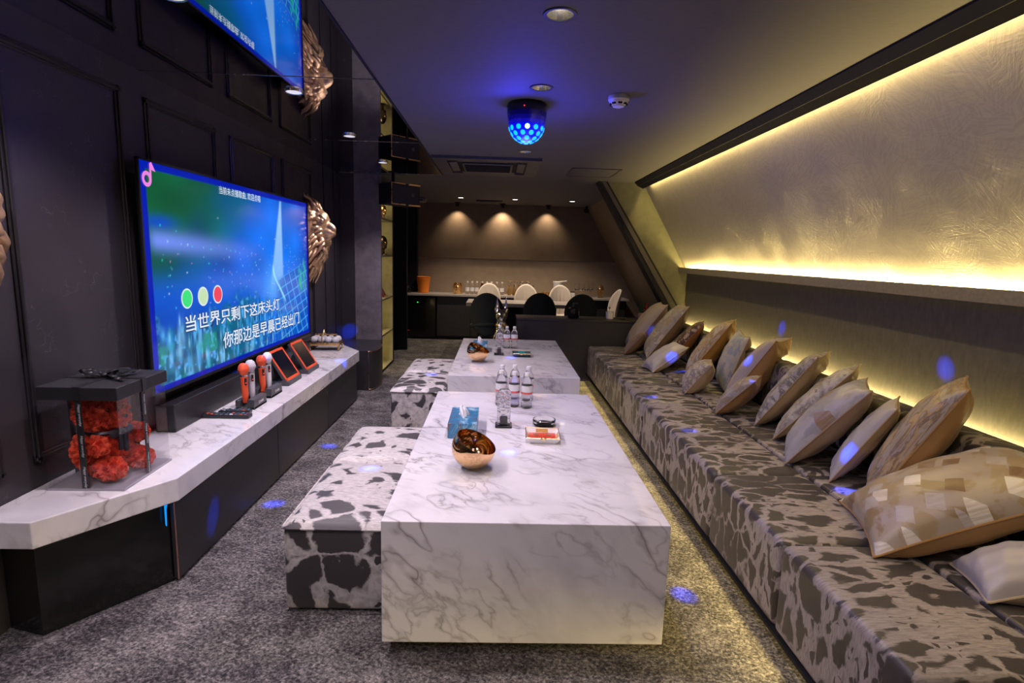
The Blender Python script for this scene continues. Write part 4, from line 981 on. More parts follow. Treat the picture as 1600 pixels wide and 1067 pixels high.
# ------------------------------------------------------------------ cushions
def brush_fabric(name, cols, sc=7.0, stretch=(1, 1, 1), sheen=0.4, rough=0.38, sharp=0.04, rot=(0.3, 0.4, 0.6), extra=None):
    """woven satin with soft blotches of several colours"""
    kk = (0.60, 0.50, 0.38) if name.endswith('_back') else (0.57, 0.55, 0.58)
    dim = lambda c: tuple(q*w for q, w in zip(c, kk))
    cols = [dim(c) for c in cols]
    if extra: extra = (tuple(dim(c) for c in extra[0]), extra[1])
    t = NT(name); v = t.coord('Object', scale=stretch, rot=rot)
    a = t.noise(v, sc, 4, 0.6, 0.5); n = len(cols); st = []
    for k, c in enumerate(cols):
        p = 0.33+0.34*k/max(1, n-1); st.append((max(0, p-sharp), cols[max(0, k-1)] if k else c)); st.append((p, c))
    col = t.ramp(a, st)
    if extra:
        w = t.n('ShaderNodeTexVoronoi', distance='CHEBYCHEV', voronoi_dimensions='2D', i={'Vector': t.coord('Object', rot=(0, 0, 0.5), scale=(1, 1.25, 1)), 'Scale': extra[1], 'Randomness': 1.0})
        cell = t.math('MULTIPLY', t.math('LESS_THAN', w.outputs[0], 0.29), t.math('GREATER_THAN', t.n('ShaderNodeSeparateColor', i={0: w.outputs[1]}).outputs[0], 0.16))
        streak = t.ramp(t.noise(t.coord('Object', scale=(3, 3, 40), rot=(0.5, 0.2, 0.5)), 3, 2), [(0.42, 0.0), (0.55, 1.0)])
        pc = t.ramp(t.n('ShaderNodeSeparateColor', i={0: w.outputs[1]}).outputs[1], [(0.0, extra[0][0]), (0.45, extra[0][1]), (0.75, extra[0][2])], 'CONSTANT')
        col = t.mix(t.math('MULTIPLY', cell, t.math('ADD', 0.62, t.math('MULTIPLY', streak, 0.38))), col, pc)
    t.bump(t.noise(t.coord('Object'), 190, 2), 0.15, 0.002)
    return t.set(base=col, rough=rough, sheen=sheen*0.3, spec=0.4)
WH, SV, LV, GD, TN, BR = (0.72, 0.69, 0.68), (0.50, 0.48, 0.50), (0.52, 0.52, 0.62), (0.62, 0.44, 0.22), (0.48, 0.36, 0.25), (0.22, 0.13, 0.08)
FAB = {
 'mauve': (brush_fabric('mauve_satin', [(0.52, 0.45, 0.44), (0.60, 0.53, 0.52)], 3, (9, 9, 1)), brush_fabric('brown_satin', [(0.36, 0.25, 0.18), (0.42, 0.30, 0.22)], 5)),
 'cocoa': (brush_fabric('cocoa_satin', [(0.34, 0.24, 0.19), (0.42, 0.31, 0.25)], 8), brush_fabric('cocoa_back', [(0.30, 0.20, 0.14), (0.36, 0.25, 0.18)], 6)),
 'silvergold': (brush_fabric('silver_gold_blotch', [TN, SV, (0.42, 0.36, 0.33), WH, GD], 9), brush_fabric('bronze_back', [(0.34, 0.26, 0.18), (0.40, 0.30, 0.20)], 6)),
 'leopard': (brush_fabric('leopard_cloth', [(0.05, 0.03, 0.02), (0.13, 0.07, 0.04), (0.55, 0.45, 0.36), (0.10, 0.05, 0.03)], 26, sharp=0.02), brush_fabric('rust_back', [(0.42, 0.20, 0.07), (0.50, 0.26, 0.10)], 5)),
 'pale': (brush_fabric('pale_lilac', [(0.62, 0.60, 0.68), (0.70, 0.68, 0.74)], 6), brush_fabric('pale_back', [WH, SV], 6)),
 'gold': (brush_fabric('gold_brushed', [GD, (0.66, 0.58, 0.50), (0.50, 0.33, 0.15), WH, TN], 6, (1, 1, 4)), brush_fabric('mustard_back', [(0.55, 0.34, 0.08), (0.62, 0.40, 0.12)], 5)),
 'floral': (brush_fabric('cream_floral', [(0.66, 0.60, 0.56), (0.36, 0.32, 0.32), (0.70, 0.64, 0.60), (0.70, 0.64, 0.60)], 20, sharp=0.03), brush_fabric('cream_back', [(0.58, 0.50, 0.44), (0.64, 0.56, 0.50)], 6)),
 'blue': (brush_fabric('blue_white_satin', [(0.55, 0.62, 0.74), WH, (0.40, 0.48, 0.66), (0.66, 0.60, 0.56)], 6, (1, 1, 2)), brush_fabric('taupe_back', [(0.46, 0.37, 0.29), (0.52, 0.43, 0.34)], 6)),
 'goldsatin': (brush_fabric('champagne_satin', [(0.58, 0.52, 0.54), (0.66, 0.60, 0.60)], 4, (6, 1, 6)), brush_fabric('champagne_back', [(0.50, 0.35, 0.20), (0.58, 0.42, 0.26)], 5)),
 'brownsatin': (brush_fabric('silver_brown_satin', [SV, (0.40, 0.33, 0.28), WH], 9), brush_fabric('chestnut_back', [(0.36, 0.23, 0.13), (0.44, 0.30, 0.18)], 5)),
 'creamsilver': (brush_fabric('cream_silver_print', [WH, SV, (0.26, 0.24, 0.25), WH, LV], 15, (1, 1, 0.5)), brush_fabric('sand_back', [(0.50, 0.43, 0.35), (0.57, 0.49, 0.41)], 6)),
 'silver': (brush_fabric('silver_leaf_print', [(0.24, 0.21, 0.20), WH, SV, (0.34, 0.29, 0.26), WH], 14), brush_fabric('tan_back', [(0.48, 0.40, 0.30), (0.54, 0.45, 0.35)], 6)),
 'lavender': (brush_fabric('lavender_stroke', [(0.40, 0.40, 0.50), LV, (0.48, 0.42, 0.42)], 5, (1, 1, 3), extra=(((0.60, 0.62, 0.68), (0.34, 0.22, 0.13), (0.5, 0.5, 0.56)), 6.0)), brush_fabric('mauve_back', [(0.42, 0.34, 0.32), (0.48, 0.40, 0.37)], 6)),
 'smalllav': (brush_fabric('pale_lavender', [(0.60, 0.58, 0.66), (0.70, 0.67, 0.72)], 5), brush_fabric('cream_tan_back', [(0.52, 0.44, 0.36), (0.58, 0.50, 0.42)], 6)),
 'stripe': (brush_fabric('gold_stripe', [TN, SV, (0.30, 0.22, 0.17), GD, (0.56, 0.52, 0.52), TN], 5, (2, 1.2, 9), rot=(0.5, 0.2, 0.4)), brush_fabric('caramel_back', [(0.46, 0.31, 0.18), (0.54, 0.38, 0.23)], 5)),
 'big': (brush_fabric('cream_gold_strokes', [(0.38, 0.28, 0.17), (0.52, 0.45, 0.40), (0.46, 0.36, 0.23), (0.56, 0.50, 0.50)], 4, extra=(((0.95, 0.92, 0.92), (0.26, 0.15, 0.08), (0.62, 0.58, 0.62)), 9.0)), brush_fabric('honey_back', [(0.50, 0.33, 0.17), (0.58, 0.40, 0.22)], 5)),
}
def cushion(B, T, th, w, thick, fab, label, seed):
    """B near bottom corner on the seat, T near top corner, th heading of the bottom edge"""
    B = Vector((*B, 0.410)); T = Vector(T); wv = T-B; h = wv.length; wv.normalize()
    u = Vector((math.sin(math.radians(th)), math.cos(math.radians(th)), 0)); u = (u - wv*u.dot(wv)).normalized()
    n = wv.cross(u).normalized()
    if n.x > 0: n = -n
    c = B + wv*h/2 + u*w/2
    t = thing('cushion', label, 'cushion', (0, 0, 0), group=None)
    mt = Matrix.Identity(4)
    xa, ya, za = u, wv, n
    if xa.cross(ya).dot(za) < 0: xa = -xa
    for i in range(3): mt[i][0] = xa[i]; mt[i][1] = ya[i]; mt[i][2] = za[i]; mt[i][3] = c[i]
    t.matrix_world = mt; mti = mt.inverted()
    rng = random.Random(seed); ph = [rng.uniform(0, 6) for _ in range(6)]
    def pos(p, q, side):
        x, y = p*2-1, q*2-1
        k = max(0, (1-x*x)*(1-y*y))
        X = x*w/2*(1-0.085*(1-y*y)*abs(x)**3); Y = y*h/2*(1-0.085*(1-x*x)*abs(y)**3)
        ed = 1-max(abs(x), abs(y))
        wr = 0.004*math.sin(9*x+5*y+ph[0])*math.sin(7*y-4*x+ph[1]) + 0.006*math.sin(16*(x+ph[2])+3*y)*max(0, 1-6*abs(ed-0.12))*0.5
        z = thick*0.60*k**0.40*(1-0.12*abs(x)*abs(y)) + wr*min(1, 8*ed)
        g = mt @ Vector((X, Y, side*z))          # the filling gives way where it meets the seat and the back
        g.z = max(g.z, 0.4130)
        g.x = min(g.x, 1.866 + 3*max(0, g.z-0.75))
        return tuple(mti @ g)
    for side, nm in ((1, 'front_cover'), (-1, 'back_cover')):
        b = MB(); b.grid(lambda p, q: pos(p, q, side), 36, 36); b.build(nm, fab[0] if side > 0 else fab[1], t, angle=85)
    b = MB(); e = []
    N = 26
    for k in range(N): e.append(pos(k/N, 0, 1))
    for k in range(N): e.append(pos(1, k/N, 1))
    for k in range(N): e.append(pos(1-k/N, 1, 1))
    for k in range(N): e.append(pos(0, 1-k/N, 1))
    b.tube(e+[e[0]], 0.0042, 6, caps=False); b.build('piping', fab[1], t)
    return t
CUSH = [
 ((1.446, 5.802), (1.809, 5.771, 0.931), 5, .36, .19, 'mauve', 'large mauve satin cushion standing last on the sofa at the far end'),
 ((1.335, 5.620), (1.515, 5.54, 0.640), 20, .13, .10, 'cocoa', 'tiny brown cushion leaning in front of the far mauve one'),
 ((1.491, 5.330), (1.859, 5.250, 0.963), 12, .42, .18, 'silvergold', 'tall silver and gold blotched cushion, second from the far end'),
 ((1.563, 5.023), (1.880, 4.908, 0.835), 20, .26, .13, 'leopard', 'dark leopard patterned cushion with a rust back'),
 ((1.385, 4.720), (1.70, 4.75, 0.638), -8, .26, .13, 'pale', 'small pale lilac cushion lying before the leopard one'),
 ((1.590, 4.480), (1.880, 4.325, 0.909), 28, .40, .17, 'gold', 'mustard gold cushion with white brush streaks'),
 ((1.420, 3.975), (1.588, 3.916, 0.645), 20, .26, .15, 'floral', 'small round-looking cream floral cushion standing at the seat front'),
 ((1.750, 4.03), (1.880, 3.985, 0.850), 12, .34, .15, 'blue', 'blue and white satin cushion behind the small cream floral one'),
 ((1.600, 3.700), (1.830, 3.506, 0.897), 44, .36, .18, 'goldsatin', 'champagne satin cushion with a golden brown back'),
 ((1.440, 3.440), (1.622, 3.313, 0.663), 35, .24, .12, 'brownsatin', 'small silver and chestnut satin cushion lying in front of the champagne one'),
 ((1.594, 3.210), (1.824, 3.016, 0.880), 42, .36, .14, 'creamsilver', 'cream cushion with a silver print, seen edge-on in mid sofa'),
 ((1.576, 2.950), (1.852, 2.735, 0.859), 40, .32, .12, 'silver', 'silver leaf print cushion with a tan back'),
 ((1.451, 2.573), (1.730, 2.412, 0.833), 32, .38, .155, 'lavender', 'plump lavender cushion with a mauve back'),
 ((1.547, 2.360), (1.723, 2.232, 0.802), 38, .30, .09, 'smalllav', 'small pale lavender cushion squeezed beside the striped gold one'),
 ((1.568, 2.125), (1.779, 1.960, 0.953), 40, .38, .15, 'stripe', 'tall gold and grey striped cushion with a caramel back'),
 ((1.312, 1.715), (1.850, 1.524, 0.735), 20, .47, .20, 'big', 'huge cream and gold brush stroke cushion in the right foreground'),
 ((1.492, 1.470), (1.76, 1.392, 0.52), 16, .22, .15, 'pale', 'pale cushion cut off by the right edge, before the huge gold one'),
]
for k, (B, T, th, w, tk, fb, lb) in enumerate(CUSH): cushion(B, T, th, w, tk, FAB[fb], lb, k)
# ================================================================== THINGS ON THE TABLES
def bowl(loc, label, rz):
    t = thing('copper_bowl', label, 'bowl', loc, rz)
    R = 0.093; tilt = math.radians(26)
    mt = Matrix.Translation((0, 0, R+0.0005)) @ Matrix.Rotation(tilt, 4, 'Y')
    amax = 108
    def prof(r, a0, a1, n=16): return [(r*math.sin(math.radians(a)), -r*math.cos(math.radians(a))) for a in [a0+(a1-a0)*k/n for k in range(n+1)]]
    b = MB(); b.lathe(prof(R, 0.5, 78), n=48, mtx=mt); b.build('lower_shell', MAT['copper'], t)
    b = MB(); b.lathe(prof(R, 78, amax)+prof(R-0.003, amax, 0.5)[0:], n=48, mtx=mt); b.build('polished_rim', MAT['copper'], t)
    b = MB(); b.cyl((0, 0, 0.0), (0, 0, 0.006), 0.03); b.build('base', MAT['copper_brushed'], t)
    return t
bowl((-0.085, 2.215, TT), 'tilted round copper bowl on the nearest marble table', math.radians(-20))
bowl((-0.155, 4.55, TT), 'tilted round copper bowl on the far marble table', math.radians(-20))
def tissue_box(loc, w, d, h, label, rz=0.0):
    t = thing('tissue_box', label, 'tissue box', loc, rz)
    b = MB(); b.box((0, 0, h/2), (w, d, h), bev=0.0015, seg=1); b.build('carton', MAT['blue_card'], t, smooth=False)
    b = MB(); rng = random.Random(4)
    def f(u, v):
        a = u*2*PI; r = 0.026*(1-v)**0.5*(1+0.35*math.sin(3*a+v*3)+0.18*math.sin(7*a)) + 0.004
        return (r*math.cos(a)*0.75-0.01*v, r*math.sin(a)*1.3, h-0.002+0.052*v*(1+0.15*math.sin(2*a)))
    b.grid(f, 30, 8, wrap=True); b.build('tissue', MAT['paper'], t, angle=80)
    return t
tissue_box((-0.158, 2.735, TT), 0.142, 0.30, 0.075, 'blue marbled tissue box behind the copper bowl on the near table')
tissue_box((-0.155, 5.12, TT), 0.135, 0.25, 0.075, 'blue marbled tissue box behind the copper bowl on the far table')
LABELS = (plain('label_white', (0.78, 0.77, 0.80), 0.5), plain('label_red', (0.72, 0.10, 0.09), 0.5))
def bottle(loc, label, k=0, group=None):
    t = thing('water_bottle', label, 'bottle', loc, 0, group)
    r = 0.0325
    pr = [(0, 0.0), (0.026, 0.0), (r, 0.006), (r, 0.020)]
    for i in range(4): z = 0.024+i*0.012; pr += [(r-0.002, z), (r, z+0.006)]
    pr += [(r, 0.075), (r, 0.140), (r-0.001, 0.150), (0.027, 0.166), (0.019, 0.180), (0.0135, 0.188), (0.0135, 0.200), (0, 0.200)]
    b = MB(); b.lathe(pr, n=28); b.build('bottle_body', MAT['bottle'], t)
    b = MB(); b.lathe([(0, 0.214), (0.0135, 0.214), (0.0148, 0.212), (0.0148, 0.193), (0.0138, 0.192)], n=24); b.build('cap', MAT['white_plastic'], t)
    b = MB(); b.lathe([(r+0.0006, 0.100), (r+0.0006, 0.138)], n=28); lb = b.build('label_band', LABELS[0], t)
    b = MB(); b.lathe([(r+0.0009, 0.088), (r+0.0009, 0.099)], n=28); b.build('label_stripe', LABELS[1], lb)
    return t
for k, (x, y, s) in enumerate(((0.034, 3.215, 'front row, left'), (0.112, 3.19, 'front row, middle'), (0.186, 3.165, 'front row, right'), (0.040, 3.375, 'back row, left'), (0.120, 3.385, 'back row, middle'), (0.204, 3.345, 'back row, right'))):
    bottle((x, y, TT), 'clear water bottle on the near table, ' + s + ' of the six', k)
for k, (x, y, s) in enumerate(((0.028, 5.30, 'left'), (0.098, 5.27, 'middle'), (0.170, 5.27, 'right'))):
    bottle((x, y, TT), 'clear water bottle on the far table, ' + s + ' one of three', k)
def crystal(loc, label):
    t = thing('crystal_trophy', label, 'crystal ornament', loc, 0)
    b = MB(); b.box((0, 0, 0.006), (0.088, 0.080, 0.012), bev=0.002, seg=1); b.build('base', MAT['black_gloss'], t, smooth=False)
    b = MB(); b.prism([(-0.034, 0.0), (0.034, 0.0), (0.036, 0.17), (0.022, 0.190), (-0.022, 0.186), (-0.036, 0.168)], -0.024, 0.024, 'y', bev=0.006); b.build('crystal_block', MAT['crystal'], t, smooth=False, loc=(0, 0, 0.0125))
    b = MB(); b.box((0, 0, 0.036), (0.042, 0.020, 0.046), bev=0.004); b.build('grey_plaque', plain('grey_resin', (0.22, 0.21, 0.26), 0.4), t, smooth=False)
crystal((0.047, 2.80, TT), 'clear crystal block on a black foot, in front of the six bottles')
crystal((0.024, 4.90, TT), 'clear crystal block on a black foot, in front of the three far bottles')
def ashtray(loc, label, outer, centre, corner, edge):
    t = thing('square_ashtray', label, 'ashtray', loc, math.radians(-2))
    b = MB()
    def sq(r, z): return [(-r, -r, z), (r, -r, z), (r, r, z), (-r, r, z)]
    L = [sq(0.062, 0.0), sq(0.070, 0.010), sq(0.084, 0.030), sq(0.080, 0.031), sq(0.066, 0.012)]
    for p, q in zip(L, L[1:]):
        for i in range(4): b.face([p[i], p[(i+1) % 4], q[(i+1) % 4], q[i]])
    b.face(L[0][::-1]); b.build('dish', outer, t, smooth=False)
    b = MB(); b.face(sq(0.0665, 0.0122)); lab(b.build('printed_floor', centre, t, smooth=False), 'colour printed floor')
    b = MB()
    for s in (0, 1, 2, 3):
        m = Matrix.Rotation(s*PI/2, 4, 'Z'); vs = b.box((0, 0, 0), (0.06, 0.001, 0.018))
        bmesh.ops.transform(b.bm, matrix=m @ Matrix.Translation((0, 0.0722, 0.0222)) @ Matrix.Rotation(math.radians(-36), 4, 'X'), verts=vs)
    b.build('side_print', corner, t, smooth=False)
    b = MB()
    for i in range(4): p, q = sq(0.082, 0.0315)[i], sq(0.082, 0.0315)[(i+1) % 4]; b.tube([p, q], 0.0022, 6)
    b.build('gilt_rim', edge, t)
    b = MB(); vs = b.tube([(-0.012, -0.085, 0.033), (0.0, -0.078, 0.026), (0.012, -0.085, 0.033)], 0.006, 6); b.build('cigarette_rest', MAT['gold'], t)
    for x, y in ((-0.032, 0.034), (0.032, 0.034)):
        b = MB(); b.lathe([(0, 0.0005), (0.013, 0.0005)], (x, y, 0.0125), 16); b.build('round_motif', plain('umber_print', (0.22, 0.13, 0.05), 0.4), t)
    return t
ashtray((0.238, 2.600, TT), 'square white porcelain ashtray with orange-red print and gilt rim', MAT['porcelain'], plain('orange_red_print', (0.62, 0.05, 0.02), 0.25), plain('amber_print', (0.55, 0.27, 0.04), 0.25), MAT['gold'])
ashtray((0.225, 4.870, TT), 'square teal ashtray on the far marble table', plain('teal_dark', (0.03, 0.06, 0.07), 0.25), plain('teal_glaze', (0.0, 0.22, 0.22), 0.2), plain('teal_print', (0.0, 0.26, 0.26), 0.2), plain('dull_gold', (0.30, 0.22, 0.10), 0.3, 1.0))
t = thing('glass_ashtray', 'round clear glass ashtray behind the orange-red printed one', 'ashtray', (0.265, 2.83, TT))
b = MB(); b.lathe([(0, 0.0), (0.050, 0.0), (0.060, 0.008), (0.062, 0.034), (0.054, 0.036), (0.046, 0.014), (0, 0.012)], n=20); b.build('glass_body', MAT['glass'], t)
# ================================================================== FAR ROOM
# ------------------------------------------------------------------ chrome dog
def dog():
    t = thing('dog_statue', 'mirror chrome seated dog statue with pointed ears behind the far table', 'statue', (0.045, 6.10, 0))
    b = MB(); E_ = b.ell
    E_((0, 0.0, 0.32), (0.105, 0.13, 0.20)); E_((0, -0.03, 0.46), (0.098, 0.09, 0.13)); E_((0, -0.015, 0.60), (0.062, 0.062, 0.13)); E_((0, -0.035, 0.735), (0.072, 0.075, 0.062))
    E_((0, -0.10, 0.708), (0.040, 0.085, 0.036)); E_((0, -0.165, 0.715), (0.022, 0.02, 0.018)); E_((0, 0.10, 0.16), (0.12, 0.15, 0.13))
    for s in (1, -1):
        b.cyl((s*0.045, -0.01, 0.77), (s*0.050, 0.0, 0.955), 0.030, 0.004, 16); E_((s*0.048, -0.02, 0.79), (0.032, 0.028, 0.04))
        b.cyl((s*0.062, -0.06, 0.44), (s*0.062, -0.085, 0.04), 0.040, 0.027, 16); E_((s*0.062, -0.115, 0.025), (0.034, 0.06, 0.024))
        E_((s*0.115, 0.06, 0.13), (0.05, 0.12, 0.11)); E_((s*0.125, -0.04, 0.025), (0.032, 0.08, 0.024)); E_((s*0.062, -0.055, 0.40), (0.042, 0.05, 0.09))
        E_((s*0.034, -0.075, 0.755), (0.018, 0.022, 0.016))
    remeshed(b, 0.011, 'body', MAT['chrome'], t, 5)
    b = MB(); b.tube([(-0.07, 0.2, 0.05), (-0.14, 0.16, 0.06), (-0.20, 0.06, 0.12), (-0.21, 0.0, 0.24), (-0.18, -0.01, 0.36)], [0.022, 0.022, 0.020, 0.016, 0.008], 12); b.build('tail', MAT['chrome'], t)
    b = MB(); b.lathe([(0.064, 0.0), (0.070, 0.012), (0.064, 0.024)], n=28); b.build('collar', MAT['gold'], t, loc=(0, -0.014, 0.615))
dog()
# ------------------------------------------------------------------ counter with fridge
def counter():
    t = thing('back_counter', 'long back counter with stone top and dark cupboard fronts', 'counter', (0, 0, 0))
    b = MB(); b.box((0.29, 9.135, 0.728), (3.70, 0.50, 0.032), bev=0.003); b.build('worktop', MAT['counter'], t, smooth=False)
    b = MB(); b.box((0.56, 9.17, 0.356), (3.10, 0.42, 0.712)); b.build('carcass', MAT['black'], t, smooth=False)
    xs = [-0.99, -0.44, 0.11, 0.66, 1.21, 1.76, 2.10]
    for a, c in zip(xs, xs[1:]):
        b = MB(); b.box(((a+c)/2, 8.95, 0.38), (c-a-0.006, 0.02, 0.64)); b.build('door', MAT['door_dark'], t, smooth=False)
counter()
t = thing('mini_fridge', 'black under-counter fridge with a green light on the left', 'fridge', (-1.28, 9.14, 0))
b = MB(); b.box((0, 0.02, 0.355), (0.55, 0.38, 0.70), bev=0.004); b.build('body', MAT['black'], t, smooth=False)
b = MB(); b.box((0, -0.19, 0.36), (0.54, 0.03, 0.66), bev=0.004); d = b.build('door', MAT['black_gloss'], t, smooth=False)
b = MB(); b.ell((-0.02, -0.206, 0.60), (0.010, 0.004, 0.008), u=10, v=8); b.build('green_light', MAT['green_led'], d)
b = MB(); b.ell((-0.17, -0.206, 0.14), (0.022, 0.004, 0.006), u=10, v=8); b.build('red_light', glow('dim_red', (0.5, 0.0, 0.0), 0.5), d)
CT = 0.744
t = thing('bucket', 'orange plastic bucket at the left end of the back counter', 'bucket', (-1.235, 9.15, CT))
b = MB(); b.lathe([(0, 0.0), (0.080, 0.0), (0.085, 0.004), (0.112, 0.255), (0.118, 0.262), (0.112, 0.266), (0.106, 0.255), (0.079, 0.01), (0, 0.008)], n=36)
bmesh.ops.transform(b.bm, matrix=Matrix.Identity(4), verts=b.bm.verts[:]); b.build('pail', MAT['orange'], t)
b = MB(); b.lathe([(0.1135, 0.225), (0.117, 0.228), (0.1145, 0.233)], n=36); b.build('rim_band', MAT['orange'], t)
t = thing('black_kettle', 'small black appliance at the far left of the back counter', 'kettle', (-1.50, 9.08, CT))
b = MB(); b.lathe([(0, 0), (0.07, 0), (0.075, 0.03), (0.06, 0.10), (0.03, 0.13), (0, 0.135)]); b.build('body', MAT['black_gloss'], t)
b = MB(); b.tube([(0.05, 0, 0.10), (0.10, 0, 0.10), (0.11, 0, 0.05), (0.072, 0, 0.02)], 0.008); b.build('handle', MAT['black'], t)
t = thing('gold_pot', 'gold lion faced pot on the back counter by the bottles', 'pot', (-0.665, 9.12, CT))
b = MB(); b.lathe([(0, 0), (0.060, 0.0), (0.072, 0.02), (0.076, 0.13), (0.068, 0.18), (0.060, 0.18), (0.066, 0.13), (0.06, 0.02), (0, 0.015)], n=32); b.build('body', MAT['gold'], t)
b = MB()
b.ell((0, -0.075, 0.10), (0.035, 0.022, 0.04)); b.ell((0, -0.092, 0.085), (0.016, 0.016, 0.014)); b.ell((0, -0.080, 0.06), (0.02, 0.014, 0.012))
for k in range(14): a = 2*PI*k/14; b.ell((0.042*math.cos(a), -0.066, 0.10+0.05*math.sin(a)), (0.014, 0.012, 0.018), u=10, v=8)
b.build('face_relief', MAT['gold'], t)
# drinks on the counter
def drink(name, x, y, label, group, body, cap, band, s=1.0, cat='bottle'):
    t = thing(name, label, cat, (x, y, CT), 0, group); r = 0.034*s
    b = MB(); b.lathe([(0, 0), (r*0.9, 0), (r, 0.01*s), (r, 0.13*s), (r*0.55, 0.17*s), (r*0.42, 0.185*s), (r*0.42, 0.20*s), (0, 0.20*s)], n=20); b.build('bottle_body', body, t)
    b = MB(); b.lathe([(r*0.46, 0.19*s), (r*0.46, 0.215*s), (0, 0.216*s)], n=16); b.build('cap', cap, t)
    if band is not None: b = MB(); b.lathe([(r+0.0006, 0.05*s), (r+0.0006, 0.115*s)], n=20); b.build('label_band', band, t)
    return t
cola = plain('cola', (0.05, 0.012, 0.01), 0.15)
for k in range(3): drink('water_bottle', -0.505+k*0.077, 9.08, 'small clear water bottle on the back counter beside the gold pot', 'clear bottles on the back counter', MAT['bottle'], MAT['white_plastic'], LABELS[0])
for k in range(3): drink('cola_bottle', -0.262+k*0.077, 9.08, 'dark cola bottle with red label on the back counter', 'red labelled bottles on the back counter', cola, MAT['white_plastic'], LABELS[1])
for k in range(2): drink('tea_bottle', -0.02+k*0.085, 9.14, 'pale drink bottle rising behind the left cream chair', 'pale bottles on the back counter', MAT['bottle'], MAT['white_plastic'], LABELS[0], 0.98)
for k in range(6): drink('mini_bottle', 0.185+k*0.078, 9.06, 'small amber bottle in a row between two cream chairs', 'amber bottles on the back counter', MAT['amber'], MAT['gold'], None, 0.80)
def glass_cup(x, y, label, group, r, h, m):
    t = tag(MB_lathe('drinking_glass', [(0, 0), (r*0.8, 0), (r, h), (r*0.93, h), (r*0.74, 0.006), (0, 0.006)], m, (x, y, CT)), label, 'glass', group)
    return t
def MB_lathe(name, prof, m, loc, n=20):
    b = MB(); b.lathe(prof, n=n); return b.build(name, m, None, loc=loc)
for k in range(4): glass_cup(0.74+k*0.052, 9.04, 'small shot glass in a row left of the right cream chair', 'shot glasses on the back counter', 0.022, 0.07, MAT['amber'])
for k, (x, y) in enumerate(((1.30, 9.06), (1.385, 9.13), (1.46, 9.06), (1.545, 9.13))):
    t = thing('wine_glass', 'upside-down looking wine glass at the right of the back counter', 'glass', (x, y, CT), 0, 'wine glasses on the back counter')
    b = MB(); b.lathe([(0.034, 0.0), (0.034, 0.003), (0.004, 0.006), (0.004, 0.09), (0.012, 0.10), (0.040, 0.14), (0.043, 0.18), (0.034, 0.235), (0.032, 0.235), (0.041, 0.18), (0.038, 0.142), (0.0, 0.104)], n=20); b.build('glass_body', MAT['glass'], t)
for o in [o for o in bpy.data.objects if o.name.startswith('wine_glass')]: o['label'] = 'tall clear wine glass at the right of the back counter'
for k in range(4):
    t = thing('champagne_glass', 'thin gold rimmed glass behind the row of amber bottles', 'glass', (0.20+k*0.10, 9.26, CT), 0, 'gold rimmed glasses')
    b = MB(); b.lathe([(0.03, 0.0), (0.004, 0.006), (0.004, 0.11), (0.034, 0.15), (0.036, 0.23), (0.034, 0.23), (0.0, 0.12)], n=16); b.build('glass_body', MAT['glass'], t)
    b = MB(); b.lathe([(0.0355, 0.226), (0.0375, 0.229), (0.0355, 0.232)], n=20); b.build('gilt_rim', MAT['gold'], t)
t = thing('white_pot', 'white angular jug on the counter above the right cream chair', 'jug', (0.985, 9.10, CT))
b = MB(); b.lathe([(0, 0), (0.07, 0), (0.075, 0.02), (0.072, 0.20), (0.082, 0.245), (0.075, 0.25), (0.06, 0.20), (0, 0.03)], n=24); b.build('body', MAT['white_plastic'], t)
b = MB(); b.box((0.085, 0, 0.252), (0.13, 0.10, 0.016), (0, math.radians(-7), 0), bev=0.006); b.build('spout', MAT['white_plastic'], t)
t = thing('napkin_box', 'white box with a black lid line beside the wine glasses', 'box', (1.205, 9.05, CT))
b = MB(); b.box((0, 0, 0.04), (0.115, 0.09, 0.08), bev=0.004); b.build('carton', MAT['white_plastic'], t, smooth=False)
b = MB(); b.box((0, 0, 0.086), (0.12, 0.094, 0.012), bev=0.002, seg=1); b.build('lid', MAT['black'], t, smooth=False)
t = thing('candle_lamp', 'small amber glass lamp at the right end of the back counter', 'lamp', (1.70, 9.10, CT))
b = MB(); b.lathe([(0, 0), (0.04, 0), (0.045, 0.01), (0.02, 0.03), (0.045, 0.07), (0.055, 0.12), (0.045, 0.17), (0, 0.175)], n=24); b.build('amber_globe', MAT['amber'], t)
b = MB(); b.lathe([(0.05, 0.13), (0.06, 0.14), (0.03, 0.20), (0, 0.22)], n=24); b.build('shade', plain('brown_glass', (0.12, 0.06, 0.02), 0.2), t)
